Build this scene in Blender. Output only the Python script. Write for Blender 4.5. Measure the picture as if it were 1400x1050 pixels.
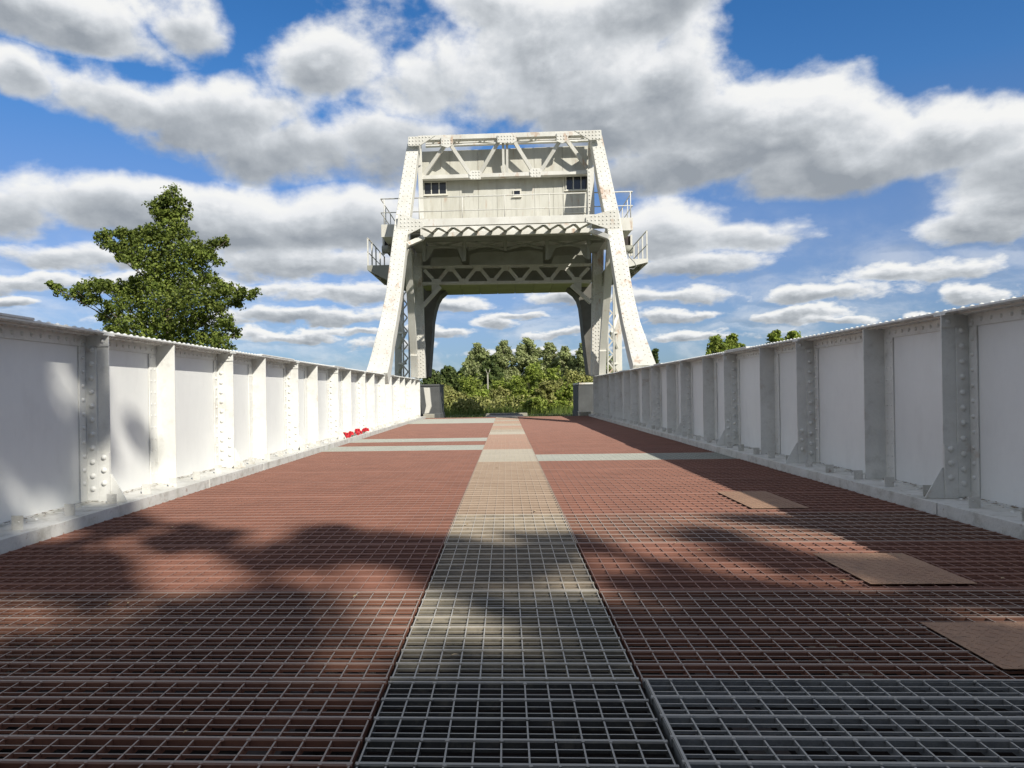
import bpy, math, random
import numpy as np
from mathutils import Matrix, Vector
R = math.radians
random.seed(7)
for o in list(bpy.data.objects): bpy.data.objects.remove(o)
S = bpy.context.scene
C = S.collection

# ------------------------------------------------------------------ camera
FPX, PPX, PPY = 1040.0, 637.5, 537.9
cam_d = bpy.data.cameras.new('camera'); cam = bpy.data.objects.new('camera', cam_d); C.objects.link(cam)
cam_d.sensor_width = 36.0; cam_d.lens = 36.0*FPX/1400
cam_d.shift_x = (700-PPX)/1400; cam_d.shift_y = (PPY-525)/1400
cam_d.clip_start = 0.05; cam_d.clip_end = 5000
CR = Matrix.Rotation(0.0524, 3, 'Z') @ Matrix.Rotation(R(90), 3, 'X') @ Matrix.Rotation(-0.0165, 3, 'Z')
cam.matrix_world = Matrix.Translation((0, 0, 1.0)) @ CR.to_4x4()
S.camera = cam
def ray(px, py):
    return CR @ Vector(((px-PPX)/FPX, -(py-PPY)/FPX, -1.0))
def at(px, py, Y):
    d = ray(px, py); t = Y/d.y
    return Vector((d.x*t, Y, 1.0+d.z*t))

# ------------------------------------------------------------------ sun and sky
SUN = Vector((0.82, -1.2, 1.0)).normalized()
sun_d = bpy.data.lights.new('sun', 'SUN'); sun = bpy.data.objects.new('sun', sun_d); C.objects.link(sun)
sun_d.energy = 5.0; sun_d.angle = R(0.53); sun_d.color = (1.0, 0.95, 0.86)
sun.rotation_euler = SUN.to_track_quat('Z', 'Y').to_euler()
S.view_settings.view_transform = 'Standard'; S.view_settings.look = 'None'
S.view_settings.exposure = 0.17; S.view_settings.gamma = 1.0; S.view_settings.use_curve_mapping = False
S.render.engine = 'CYCLES'

W = bpy.data.worlds.new('World'); S.world = W; W.use_nodes = True
def build_world():
    nt = W.node_tree; N = nt.nodes; L = nt.links; N.clear()
    out = N.new('ShaderNodeOutputWorld')
    sky = N.new('ShaderNodeTexSky'); sky.sky_type = 'NISHITA'; sky.sun_disc = False
    sky.sun_elevation = math.asin(SUN.z); sky.sun_rotation = math.atan2(SUN.x, SUN.y)
    sky.air_density = 1.0; sky.dust_density = 0.1; sky.ozone_density = 2.0
    bsky = N.new('ShaderNodeBackground'); bsky.inputs['Strength'].default_value = 0.088
    hs = N.new('ShaderNodeHueSaturation');  L.new(sky.outputs[0], hs.inputs['Color']); L.new(hs.outputs[0], bsky.inputs['Color'])
    hsn = hs
    # one cloud: density falling from its heart, and height within it
    g = bpy.data.node_groups.new('cloud', 'ShaderNodeTree'); I = g.interface
    for nm in ('az', 'el', 'cx', 'cy', 'rx', 'ry', 'rb', 'dmax', 'wsum', 'hsum'):
        I.new_socket(nm, in_out='INPUT', socket_type='NodeSocketFloat')
    for nm in ('dmax', 'wsum', 'hsum'): I.new_socket(nm, in_out='OUTPUT', socket_type='NodeSocketFloat')
    gi = g.nodes.new('NodeGroupInput'); go = g.nodes.new('NodeGroupOutput')
    def M(op, a, b=None, c=None, tree=g):
        n = tree.nodes.new('ShaderNodeMath'); n.operation = op
        for k, v in enumerate((a, b, c)):
            if v is None: continue
            if isinstance(v, (int, float)): n.inputs[k].default_value = v
            else: tree.links.new(v, n.inputs[k])
        return n.outputs[0]
    o = gi.outputs
    dx = M('DIVIDE', M('SUBTRACT', o['az'], o['cx']), o['rx'])
    dyr = M('SUBTRACT', o['el'], o['cy'])
    up = M('GREATER_THAN', dyr, 0.0)
    r = M('ADD', o['rb'], M('MULTIPLY', up, M('SUBTRACT', o['ry'], o['rb'])))
    dy = M('DIVIDE', dyr, r)
    d2 = M('ADD', M('MULTIPLY', dx, dx), M('MULTIPLY', dy, dy))
    q = M('SUBTRACT', 1.0, M('SQRT', d2))
    w = M('POWER', M('MAXIMUM', M('ADD', q, 0.35), 0.0), 3.0)
    g.links.new(M('MAXIMUM', q, o['dmax']), go.inputs['dmax'])
    g.links.new(M('ADD', w, o['wsum']), go.inputs['wsum'])
    h = M('DIVIDE', dyr, o['ry'])
    g.links.new(M('ADD', M('MULTIPLY', w, h), o['hsum']), go.inputs['hsum'])
    def MM(op, a, b=None, c=None): return M(op, a, b, c, tree=nt)
    tc = N.new('ShaderNodeTexCoord'); sp = N.new('ShaderNodeSeparateXYZ'); L.new(tc.outputs['Generated'], sp.inputs[0])
    X, Y, Z = sp.outputs
    az = MM('ARCTAN2', X, Y); el = MM('ARCSINE', MM('MAXIMUM', MM('MINIMUM', Z, 1.0), -1.0))
    elp = MM('ADD', MM('MAXIMUM', el, 0.0), 0.16)
    tf = MM('MINIMUM', MM('DIVIDE', MM('MAXIMUM', el, 0.0), 0.35), 1.0)
    L.new(MM('ADD', 0.95, MM('MULTIPLY', tf, 0.42)), hsn.inputs['Saturation'])
    tint = N.new('ShaderNodeMix'); tint.data_type = 'RGBA'; L.new(tf, tint.inputs['Factor'])
    tint.inputs['A'].default_value = (0.27, 0.44, 0.74, 1); tint.inputs['B'].default_value = (1.34, 1.16, 1.28, 1)
    mul = N.new('ShaderNodeMix'); mul.data_type = 'RGBA'; mul.blend_type = 'MULTIPLY'; mul.inputs['Factor'].default_value = 1.0
    L.new(hsn.outputs[0], mul.inputs['A']); L.new(tint.outputs['Result'], mul.inputs['B']); L.new(mul.outputs['Result'], bsky.inputs['Color'])
    lowmix = MM('MINIMUM', MM('MAXIMUM', MM('DIVIDE', MM('SUBTRACT', 0.24, el), 0.16), 0.0), 1.0)
    coords = []
    for kx, ky, oz in ((5.0, 6.8, 3.7), (16.0, 32.0, 8.2)):
        cmb = N.new('ShaderNodeCombineXYZ'); L.new(MM('MULTIPLY', az, kx), cmb.inputs[0]); L.new(MM('MULTIPLY', el, ky), cmb.inputs[1])
        cmb.inputs[2].default_value = oz; coords.append(cmb.outputs[0])
    def noise1(co, scale, detail, rough, off, dist):
        mp = N.new('ShaderNodeVectorMath'); mp.operation = 'ADD'; mp.inputs[1].default_value = off
        L.new(co, mp.inputs[0])
        n = N.new('ShaderNodeTexNoise'); n.inputs['Scale'].default_value = scale
        n.inputs['Detail'].default_value = detail; n.inputs['Roughness'].default_value = rough
        n.inputs['Distortion'].default_value = dist
        L.new(mp.outputs[0], n.inputs['Vector']); return n.outputs['Fac']
    def noise(scale, detail, rough, off, dist=0.0):
        p = noise1(coords[0], scale, detail, rough, off, dist); q_ = noise1(coords[1], scale, detail, rough, off, dist)
        return MM('ADD', MM('MULTIPLY', p, MM('SUBTRACT', 1.0, lowmix)), MM('MULTIPLY', q_, lowmix))
    n1 = noise(1.15, 9.0, 0.55, (0, 0, 0), 0.1)
    n2 = noise(1.15, 9.0, 0.55, (0.07, 0.13, 0), 0.1)
    n3 = noise(0.45, 3.0, 0.5, (5, 2, 1))
    n4 = noise(3.6, 5.0, 0.58, (9, 4, 2), 0.2)
    n5 = noise(3.6, 5.0, 0.58, (9.025, 4.05, 2), 0.2)
    wx = noise(0.8, 4.0, 0.55, (20, 0, 0)); wy = noise(0.9, 4.0, 0.55, (0, 30, 0))
    amp = MM('MULTIPLY', elp, 0.26)
    azw = MM('ADD', az, MM('MULTIPLY', MM('SUBTRACT', wx, 0.5), amp))
    elw = MM('ADD', el, MM('MULTIPLY', MM('MULTIPLY', MM('SUBTRACT', wy, 0.5), amp), 0.55))
    CL = [  # clouds: centre and half sizes in degrees-worth of view
        (90, 28, 240, 62, 48), (20, 120, 90, 50, 30), (250, 25, 100, 45, 35),
        (150, 140, 150, 52, 40), (300, 150, 200, 66, 70), (390, 205, 170, 60, 50), (480, 90, 160, 70, 70),
        (600, 130, 180, 110, 90), (720, 60, 150, 120, 90), (780, 150, 170, 110, 90), (860, 20, 130, 60, 60), (660, 5, 90, 40, 60),
        (900, 110, 150, 70, 100), (1000, 180, 260, 72, 62), (1130, 190, 240, 74, 66), (1290, 200, 240, 72, 60), (1400, 240, 180, 66, 66), (1150, 235, 260, 45, 40), (930, 225, 200, 40, 46), (560, 190, 200, 60, 62),
        (170, 296, 320, 52, 42), (20, 300, 140, 52, 40), (440, 308, 190, 54, 44), (300, 320, 160, 40, 30), (100, 352, 190, 32, 26), (420, 362, 190, 34, 28),
        (40, 386, 160, 22, 18), (230, 392, 170, 18, 14), (450, 400, 140, 22, 16), (420, 432, 150, 20, 14), (390, 462, 90, 14, 9), (20, 412, 50, 11, 8), (250, 440, 120, 12, 8), (500, 455, 80, 10, 7),
        
        (920, 325, 130, 56, 38), (1020, 330, 130, 42, 22), (960, 360, 150, 20, 18),
        (1330, 316, 120, 34, 26), (1390, 285, 130, 48, 34), (1240, 374, 150, 23, 15), (1120, 404, 150, 20, 13), (920, 404, 110, 19, 14),
        (1080, 432, 130, 15, 11), (930, 432, 100, 12, 10), (1330, 399, 60, 18, 11), (970, 458, 130, 11, 8), (1140, 440, 80, 10, 7), (1290, 425, 60, 8, 6),
        (630, 418, 70, 12, 9), (770, 410, 80, 12, 10), (665, 441, 40, 12, 8), (600, 455, 70, 11, 8), (720, 482, 120, 9, 7), (540, 472, 80, 10, 8),
        (770, 455, 60, 11, 7), (700, 432, 60, 8, 6)]
    a, b, c = 0, -1, None
    prev = None
    for (px, py, rx, ry, rb) in CL:
        d = ray(px, py).normalized()
        caz = math.atan2(d.x, d.y); cel = math.asin(d.z)
        k = math.cos(caz)**1.2
        n = N.new('ShaderNodeGroup'); n.node_tree = g
        L.new(azw, n.inputs['az']); L.new(elw, n.inputs['el'])
        n.inputs['cx'].default_value = caz; n.inputs['cy'].default_value = cel
        n.inputs['rx'].default_value = rx/FPX*k*k; n.inputs['ry'].default_value = ry/FPX*k*1.05; n.inputs['rb'].default_value = rb/FPX*k*1.05
        if prev is None: n.inputs['dmax'].default_value = -1.0; n.inputs['wsum'].default_value = 0.0; n.inputs['hsum'].default_value = 0.0
        else:
            for s in ('dmax', 'wsum', 'hsum'): L.new(prev.outputs[s], n.inputs[s])
        prev = n
    # broken cloud over the rest of the sky, thickened to whiten the ambient light
    outside = MM('MAXIMUM', MM('MULTIPLY', MM('SUBTRACT', MM('ABSOLUTE', az), 0.68), 5.0), MM('MULTIPLY', MM('SUBTRACT', el, 0.56), 6.0))
    outside = MM('MINIMUM', MM('MAXIMUM', outside, 0.0), 1.0)
    dgen = MM('MULTIPLY', MM('SUBTRACT', n3, 0.38), 2.4)
    dmax = MM('ADD', MM('MULTIPLY', prev.outputs['dmax'], MM('SUBTRACT', 1.0, outside)), MM('MULTIPLY', dgen, outside))
    D = MM('ADD', dmax, MM('ADD', MM('MULTIPLY', MM('SUBTRACT', n1, 0.5), 2.3), MM('MULTIPLY', MM('SUBTRACT', n4, 0.5), 0.5)))
    def sstep(v, lo, hi):
        m = N.new('ShaderNodeMapRange'); m.interpolation_type = 'SMOOTHSTEP'
        m.inputs['From Min'].default_value = lo; m.inputs['From Max'].default_value = hi
        L.new(v, m.inputs['Value']); return m.outputs['Result']
    alpha = sstep(D, 0.0, 0.46)
    veil_n = noise(0.7, 6.0, 0.6, (40, 7, 3), 0.3)
    veil = MM('MULTIPLY', MM('MULTIPLY', sstep(veil_n, 0.42, 0.68), 0.42), MM('MINIMUM', MM('MAXIMUM', MM('MULTIPLY', MM('SUBTRACT', 0.26, el), 8.0), 0.0), 1.0))
    alpha = MM('MAXIMUM', alpha, veil)
    H = MM('DIVIDE', prev.outputs['hsum'], MM('ADD', prev.outputs['wsum'], 0.02))
    H = MM('MULTIPLY', H, MM('SUBTRACT', 1.0, outside))
    relief = MM('ADD', MM('MULTIPLY', MM('SUBTRACT', n1, n2), 2.2), MM('MULTIPLY', MM('SUBTRACT', n4, n5), 0.6))
    thick = MM('MULTIPLY', MM('MINIMUM', MM('MAXIMUM', MM('SUBTRACT', D, 0.25), 0.0), 0.6), -0.75)
    lit = MM('ADD', MM('ADD', MM('MULTIPLY', H, 1.0), relief), MM('ADD', thick, 0.76))
    lit = MM('ADD', lit, MM('MULTIPLY', MM('SUBTRACT', n3, 0.5), 0.5))
    rp = N.new('ShaderNodeValToRGB'); L.new(lit, rp.inputs[0]); e = rp.color_ramp.elements
    e[0].position = 0.0; e[0].color = (0.32, 0.35, 0.385, 1)
    e[1].position = 1.0; e[1].color = (0.95, 0.95, 0.93, 1)
    for p, cc in ((0.3, (0.47, 0.50, 0.53, 1)), (0.55, (0.64, 0.67, 0.70, 1)), (0.8, (0.88, 0.89, 0.90, 1))):
        x = e.new(p); x.color = cc
    bcl = N.new('ShaderNodeBackground'); bcl.inputs['Strength'].default_value = 0.88
    L.new(rp.outputs[0], bcl.inputs['Color'])
    mix = N.new('ShaderNodeMixShader')
    below = MM('GREATER_THAN', el, 0.004)
    L.new(MM('MULTIPLY', MM('MULTIPLY', alpha, below), 0.97), mix.inputs[0]); L.new(bsky.outputs[0], mix.inputs[1]); L.new(bcl.outputs[0], mix.inputs[2])
    L.new(mix.outputs[0], out.inputs['Surface'])
build_world()

# ------------------------------------------------------------------ materials
MATS = {}
def mat(name, col, rough=0.55, metal=0.0, var=None, vscale=4.0, stain=None, stain_scale=2.0, stain_amt=0.5, stretch=(1, 1, 1),
        bump=0.0, bscale=60.0, top=None, fine=0.0, spec=0.5, stain2=None, stain2_amt=0.6, stain2_scale=7.0, stain2_lo=0.60, coord='Object'):
    m = bpy.data.materials.new(name); m.use_nodes = True; nt = m.node_tree; N = nt.nodes; L = nt.links
    b = N['Principled BSDF']; b.inputs['Roughness'].default_value = rough; b.inputs['Metallic'].default_value = metal
    b.inputs['Specular IOR Level'].default_value = spec
    if coord == 'World':
        tc = N.new('ShaderNodeNewGeometry'); co = tc.outputs['Position']
    else:
        tc = N.new('ShaderNodeTexCoord'); co = tc.outputs['Object']
    mp = N.new('ShaderNodeMapping'); mp.inputs['Scale'].default_value = stretch; L.new(co, mp.inputs[0])
    def rgb(c):
        n = N.new('ShaderNodeRGB'); n.outputs[0].default_value = (*c, 1); return n.outputs[0]
    def noise(scale, det=6, rg=0.6, src=None):
        n = N.new('ShaderNodeTexNoise'); n.inputs['Scale'].default_value = scale; n.inputs['Detail'].default_value = det
        n.inputs['Roughness'].default_value = rg; L.new(src or mp.outputs[0], n.inputs['Vector']); return n.outputs['Fac']
    def ramp(f, lo, hi):
        n = N.new('ShaderNodeMapRange'); n.inputs['From Min'].default_value = lo; n.inputs['From Max'].default_value = hi
        L.new(f, n.inputs['Value']); return n.outputs[0]
    def mixc(f, a, bb, k=None):
        n = N.new('ShaderNodeMix'); n.data_type = 'RGBA'
        if k is not None:
            q = N.new('ShaderNodeMath'); q.operation = 'MULTIPLY'; q.inputs[1].default_value = k; L.new(f, q.inputs[0]); f = q.outputs[0]
        L.new(f, n.inputs['Factor']); L.new(a, n.inputs['A']); L.new(bb, n.inputs['B']); return n.outputs['Result']
    c = rgb(col)
    if var: c = mixc(ramp(noise(vscale), 0.35, 0.65), c, rgb(var))
    if fine: c = mixc(ramp(noise(vscale*14, 4, 0.7), 0.4, 0.7), c, rgb(tuple(x*0.6 for x in col)), fine)
    if stain: c = mixc(ramp(noise(stain_scale, 8, 0.65), 0.58-0.12*stain_amt, 0.72), c, rgb(stain), stain_amt)
    if stain2: c = mixc(ramp(noise(stain2_scale, 9, 0.7), stain2_lo, stain2_lo+0.08), c, rgb(stain2), stain2_amt)
    if top:   # wear on the upward faces of a walked-on thing
        ge = N.new('ShaderNodeNewGeometry'); sz = N.new('ShaderNodeSeparateXYZ'); L.new(ge.outputs['Normal'], sz.inputs[0])
        c = mixc(ramp(sz.outputs[2], 0.5, 0.9), c, rgb(top))
    L.new(c, b.inputs['Base Color'])
    if bump:
        bn = N.new('ShaderNodeBump'); bn.inputs['Strength'].default_value = bump; bn.inputs['Distance'].default_value = 0.01
        L.new(noise(bscale, 5, 0.6), bn.inputs['Height']); L.new(bn.outputs[0], b.inputs['Normal'])
    MATS[name] = m; return m
mat('white_paint', (0.77, 0.775, 0.745), 0.5, var=(0.70, 0.705, 0.68), vscale=1.3, stretch=(1, 0.6, 0.35), bump=0.10, bscale=2.2, fine=0.08, stain=(0.46, 0.45, 0.42), stain_scale=5, stain_amt=0.18, coord='World')
mat('white_trim', (0.73, 0.73, 0.69), 0.5, var=(0.64, 0.64, 0.60), vscale=3, stain=(0.42, 0.41, 0.36), stain_scale=9, stain_amt=0.45, fine=0.15, stain2=(0.36, 0.22, 0.12), stain2_amt=0.35, stain2_scale=3.0, bump=0.15, bscale=40, coord='World')
mat('kerb_paint', (0.66, 0.65, 0.61), 0.6, var=(0.55, 0.54, 0.49), vscale=3, stain=(0.24, 0.22, 0.17), stain_scale=6, stain_amt=0.55, bump=0.4, bscale=30, fine=0.25, stain2=(0.20, 0.10, 0.05), stain2_amt=0.7, stain2_scale=14, coord='World')
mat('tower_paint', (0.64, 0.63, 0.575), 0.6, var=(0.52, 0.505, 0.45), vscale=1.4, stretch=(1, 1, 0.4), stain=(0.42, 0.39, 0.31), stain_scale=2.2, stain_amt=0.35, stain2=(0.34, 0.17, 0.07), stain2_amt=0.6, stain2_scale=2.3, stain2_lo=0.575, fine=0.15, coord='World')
mat('shade_under_paint', (0.30, 0.30, 0.255), 0.65, var=(0.24, 0.24, 0.20), vscale=1.2, stain=(0.2, 0.19, 0.14), stain_scale=3, stain_amt=0.4, coord='World')  # tower paint in a darker tone, with the shade below the cabin put in
mat('cabin_sheet', (0.54, 0.53, 0.465), 0.6, var=(0.44, 0.43, 0.365), vscale=1.3, stretch=(2.2, 1, 0.35), stain=(0.30, 0.27, 0.20), stain_scale=2.0, stain_amt=0.45, stain2=(0.36, 0.17, 0.08), stain2_amt=0.45, stain2_scale=2.6, fine=0.12, coord='World')
mat('shade_track_paint', (0.13, 0.125, 0.11), 0.8, var=(0.09, 0.085, 0.075), vscale=1.5, coord='World')  # dark colour stands in for shade on the rolling segments
mat('soffit_bounce_paint', (0.33, 0.35, 0.17), 0.7, var=(0.27, 0.29, 0.14), vscale=0.8, coord='World')  # green carries the light thrown up from the grass
mat('rust_smear', (0.33, 0.14, 0.05), 0.8, var=(0.45, 0.24, 0.10), vscale=8, coord='World')
mat('red_grating', spec=0.1, col=(0.265, 0.122, 0.086), rough=0.85, var=(0.20, 0.093, 0.067), vscale=2.2, top=(0.27, 0.17, 0.14), fine=0.25, stain=(0.09, 0.05, 0.045), stain_scale=5, stain_amt=0.35, coord='World')
mat('brown_grating', spec=0.1, col=(0.215, 0.10, 0.066), rough=0.85, var=(0.15, 0.07, 0.048), vscale=2.5, top=(0.32, 0.27, 0.235), fine=0.3, stain=(0.10, 0.06, 0.045), stain_scale=5, stain_amt=0.35, coord='World')  # bar faces darkened to deepen the tree shade on the near panels
mat('tan_grating', spec=0.1, col=(0.33, 0.25, 0.185), rough=0.8, var=(0.27, 0.195, 0.14), vscale=2.5, top=(0.42, 0.33, 0.25), fine=0.3, stain=(0.20, 0.13, 0.09), stain_scale=6, stain_amt=0.4, coord='World')
mat('pink_grating', spec=0.25, col=(0.33, 0.19, 0.14), rough=0.8, var=(0.28, 0.19, 0.14), vscale=2.5, top=(0.42, 0.30, 0.23), fine=0.25, coord='World')
mat('cream_grating', spec=0.15, stain2=(0.06, 0.055, 0.05), stain2_scale=38, stain2_amt=0.8, col=(0.36, 0.29, 0.205), rough=0.8, var=(0.21, 0.175, 0.13), vscale=5, top=(0.44, 0.40, 0.34), fine=0.4, stain=(0.10, 0.09, 0.075), stain_scale=7, stain_amt=0.6, coord='World')
mat('pale_grating', spec=0.25, col=(0.34, 0.345, 0.30), rough=0.8, var=(0.27, 0.275, 0.235), vscale=2.5, top=(0.41, 0.415, 0.37), fine=0.3, coord='World')
mat('greybeige_grating', (0.38, 0.34, 0.27), 0.8, var=(0.33, 0.30, 0.24), vscale=2.5, top=(0.45, 0.41, 0.34), fine=0.15, spec=0.25, coord='World')
mat('worn_grating', (0.27, 0.235, 0.175), 0.8, var=(0.15, 0.135, 0.10), vscale=6, top=(0.40, 0.38, 0.34), fine=0.4, stain2=(0.03, 0.03, 0.03), stain2_scale=38, stain2_amt=0.7, stain=(0.06, 0.055, 0.05), stain_scale=7, stain_amt=0.6, spec=0.2, coord='World')
mat('dark_grating', spec=0.15, col=(0.07, 0.068, 0.062), rough=0.8, metal=0.0, var=(0.045, 0.045, 0.043), vscale=9, top=(0.34, 0.325, 0.295), fine=0.4, stain=(0.20, 0.18, 0.14), stain_scale=12, stain_amt=0.5, coord='World')
mat('zinc_grating', spec=0.25, col=(0.15, 0.155, 0.155), rough=0.6, metal=0.1, var=(0.22, 0.225, 0.22), vscale=11, top=(0.37, 0.35, 0.31), fine=0.4, stain=(0.05, 0.05, 0.05), stain_scale=14, stain_amt=0.5, coord='World')
mat('rust_plate', (0.42, 0.26, 0.165), 0.85, var=(0.33, 0.19, 0.12), vscale=3, fine=0.5, stain=(0.13, 0.08, 0.06), stain_scale=7, stain_amt=0.5, bump=0.8, bscale=160, coord='World')
mat('sand_plate', (0.36, 0.22, 0.14), 0.85, var=(0.29, 0.17, 0.11), vscale=3, fine=0.4, bump=0.8, bscale=160, coord='World')
mat('flush_plate', (0.42, 0.23, 0.16), 0.85, var=(0.36, 0.19, 0.13), vscale=5, fine=0.3, coord='World')
mat('dark_steel', (0.03, 0.028, 0.027), 0.8, var=(0.05, 0.035, 0.03), vscale=3, coord='World')
mat('dark_void_floor', (0.012, 0.011, 0.010), 0.95, var=(0.008, 0.008, 0.008), vscale=1.5, coord='World')  # near black put in for the unlit void below the deck
mat('concrete', (0.36, 0.34, 0.28), 0.9, var=(0.28, 0.27, 0.22), vscale=2, fine=0.3, bump=0.4, bscale=40, coord='World')
mat('shade_grey_concrete', (0.10, 0.105, 0.105), 0.85, var=(0.075, 0.078, 0.078), vscale=2, fine=0.3, bump=0.4, bscale=40, coord='World')  # grey darkened to carry the shade on the abutment blocks
mat('asphalt', (0.06, 0.06, 0.062), 0.9, var=(0.085, 0.083, 0.08), vscale=2, fine=0.4, bump=0.5, bscale=80, coord='World')
mat('grass_ground', (0.075, 0.11, 0.028), 0.95, var=(0.12, 0.13, 0.045), vscale=0.6, fine=0.4, bump=0.8, bscale=15, coord='World')
mat('window_glass', (0.012, 0.014, 0.017), 0.12, 0.0, var=(0.03, 0.032, 0.035), vscale=3, coord='World')
mat('window_frame', (0.62, 0.60, 0.52), 0.6, coord='World')
mat('poppy_red', (0.42, 0.004, 0.014), 0.7, var=(0.52, 0.012, 0.025), vscale=30, coord='World')
mat('poppy_black', (0.01, 0.01, 0.01), 0.6)
mat('wreath_green', (0.02, 0.06, 0.015), 0.7)
mat('bark', (0.11, 0.085, 0.06), 0.95, var=(0.07, 0.055, 0.04), vscale=4, bump=0.8, bscale=14)
mat('cable', (0.30, 0.30, 0.28), 0.6)
mat('dry_leaf', (0.45, 0.36, 0.22), 0.8, var=(0.30, 0.20, 0.10), vscale=9, coord='World')
mat('dead_leaf', (0.20, 0.12, 0.05), 0.9, var=(0.12, 0.08, 0.04), vscale=20, coord='World')
def leaf_mat(name, a, b, c, trans=0.28):
    m = bpy.data.materials.new(name); m.use_nodes = True; nt = m.node_tree; N = nt.nodes; L = nt.links
    N.remove(N['Principled BSDF']); out = N['Material Output']
    ge = N.new('ShaderNodeNewGeometry'); rp = N.new('ShaderNodeValToRGB'); L.new(ge.outputs['Random Per Island'], rp.inputs[0])
    e = rp.color_ramp.elements; e[0].color = (*a, 1); e[1].color = (*c, 1); x = e.new(0.5); x.color = (*b, 1)
    ns = N.new('ShaderNodeTexNoise'); ns.inputs['Scale'].default_value = 0.9; ns.inputs['Detail'].default_value = 3
    L.new(ge.outputs['Position'], ns.inputs['Vector'])
    hs = N.new('ShaderNodeHueSaturation'); L.new(rp.outputs[0], hs.inputs['Color'])
    mr = N.new('ShaderNodeMapRange'); mr.inputs['From Min'].default_value = 0.3; mr.inputs['From Max'].default_value = 0.7
    mr.inputs['To Min'].default_value = 0.7; mr.inputs['To Max'].default_value = 1.3
    L.new(ns.outputs['Fac'], mr.inputs['Value']); L.new(mr.outputs[0], hs.inputs['Value'])
    d = N.new('ShaderNodeBsdfPrincipled'); d.inputs['Roughness'].default_value = 0.6; d.inputs['Specular IOR Level'].default_value = 0.2
    t = N.new('ShaderNodeBsdfTranslucent')
    L.new(hs.outputs[0], d.inputs['Base Color']); L.new(hs.outputs[0], t.inputs['Color'])
    mx = N.new('ShaderNodeMixShader'); mx.inputs[0].default_value = trans
    L.new(d.outputs[0], mx.inputs[1]); L.new(t.outputs[0], mx.inputs[2]); L.new(mx.outputs[0], out.inputs['Surface'])
    MATS[name] = m
leaf_mat('maple_leaf', (0.06, 0.09, 0.016), (0.125, 0.165, 0.028), (0.23, 0.27, 0.06))
leaf_mat('willow_leaf', (0.18, 0.22, 0.075), (0.29, 0.33, 0.13), (0.42, 0.44, 0.23))
leaf_mat('dark_leaf', (0.05, 0.08, 0.025), (0.09, 0.125, 0.036), (0.14, 0.17, 0.055))
leaf_mat('shrub_leaf', (0.11, 0.155, 0.022), (0.20, 0.26, 0.04), (0.33, 0.37, 0.085))
leaf_mat('olive_leaf', (0.17, 0.19, 0.05), (0.28, 0.29, 0.09), (0.42, 0.40, 0.15))
leaf_mat('grass_blade', (0.06, 0.10, 0.02), (0.11, 0.16, 0.03), (0.20, 0.22, 0.07))

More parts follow.
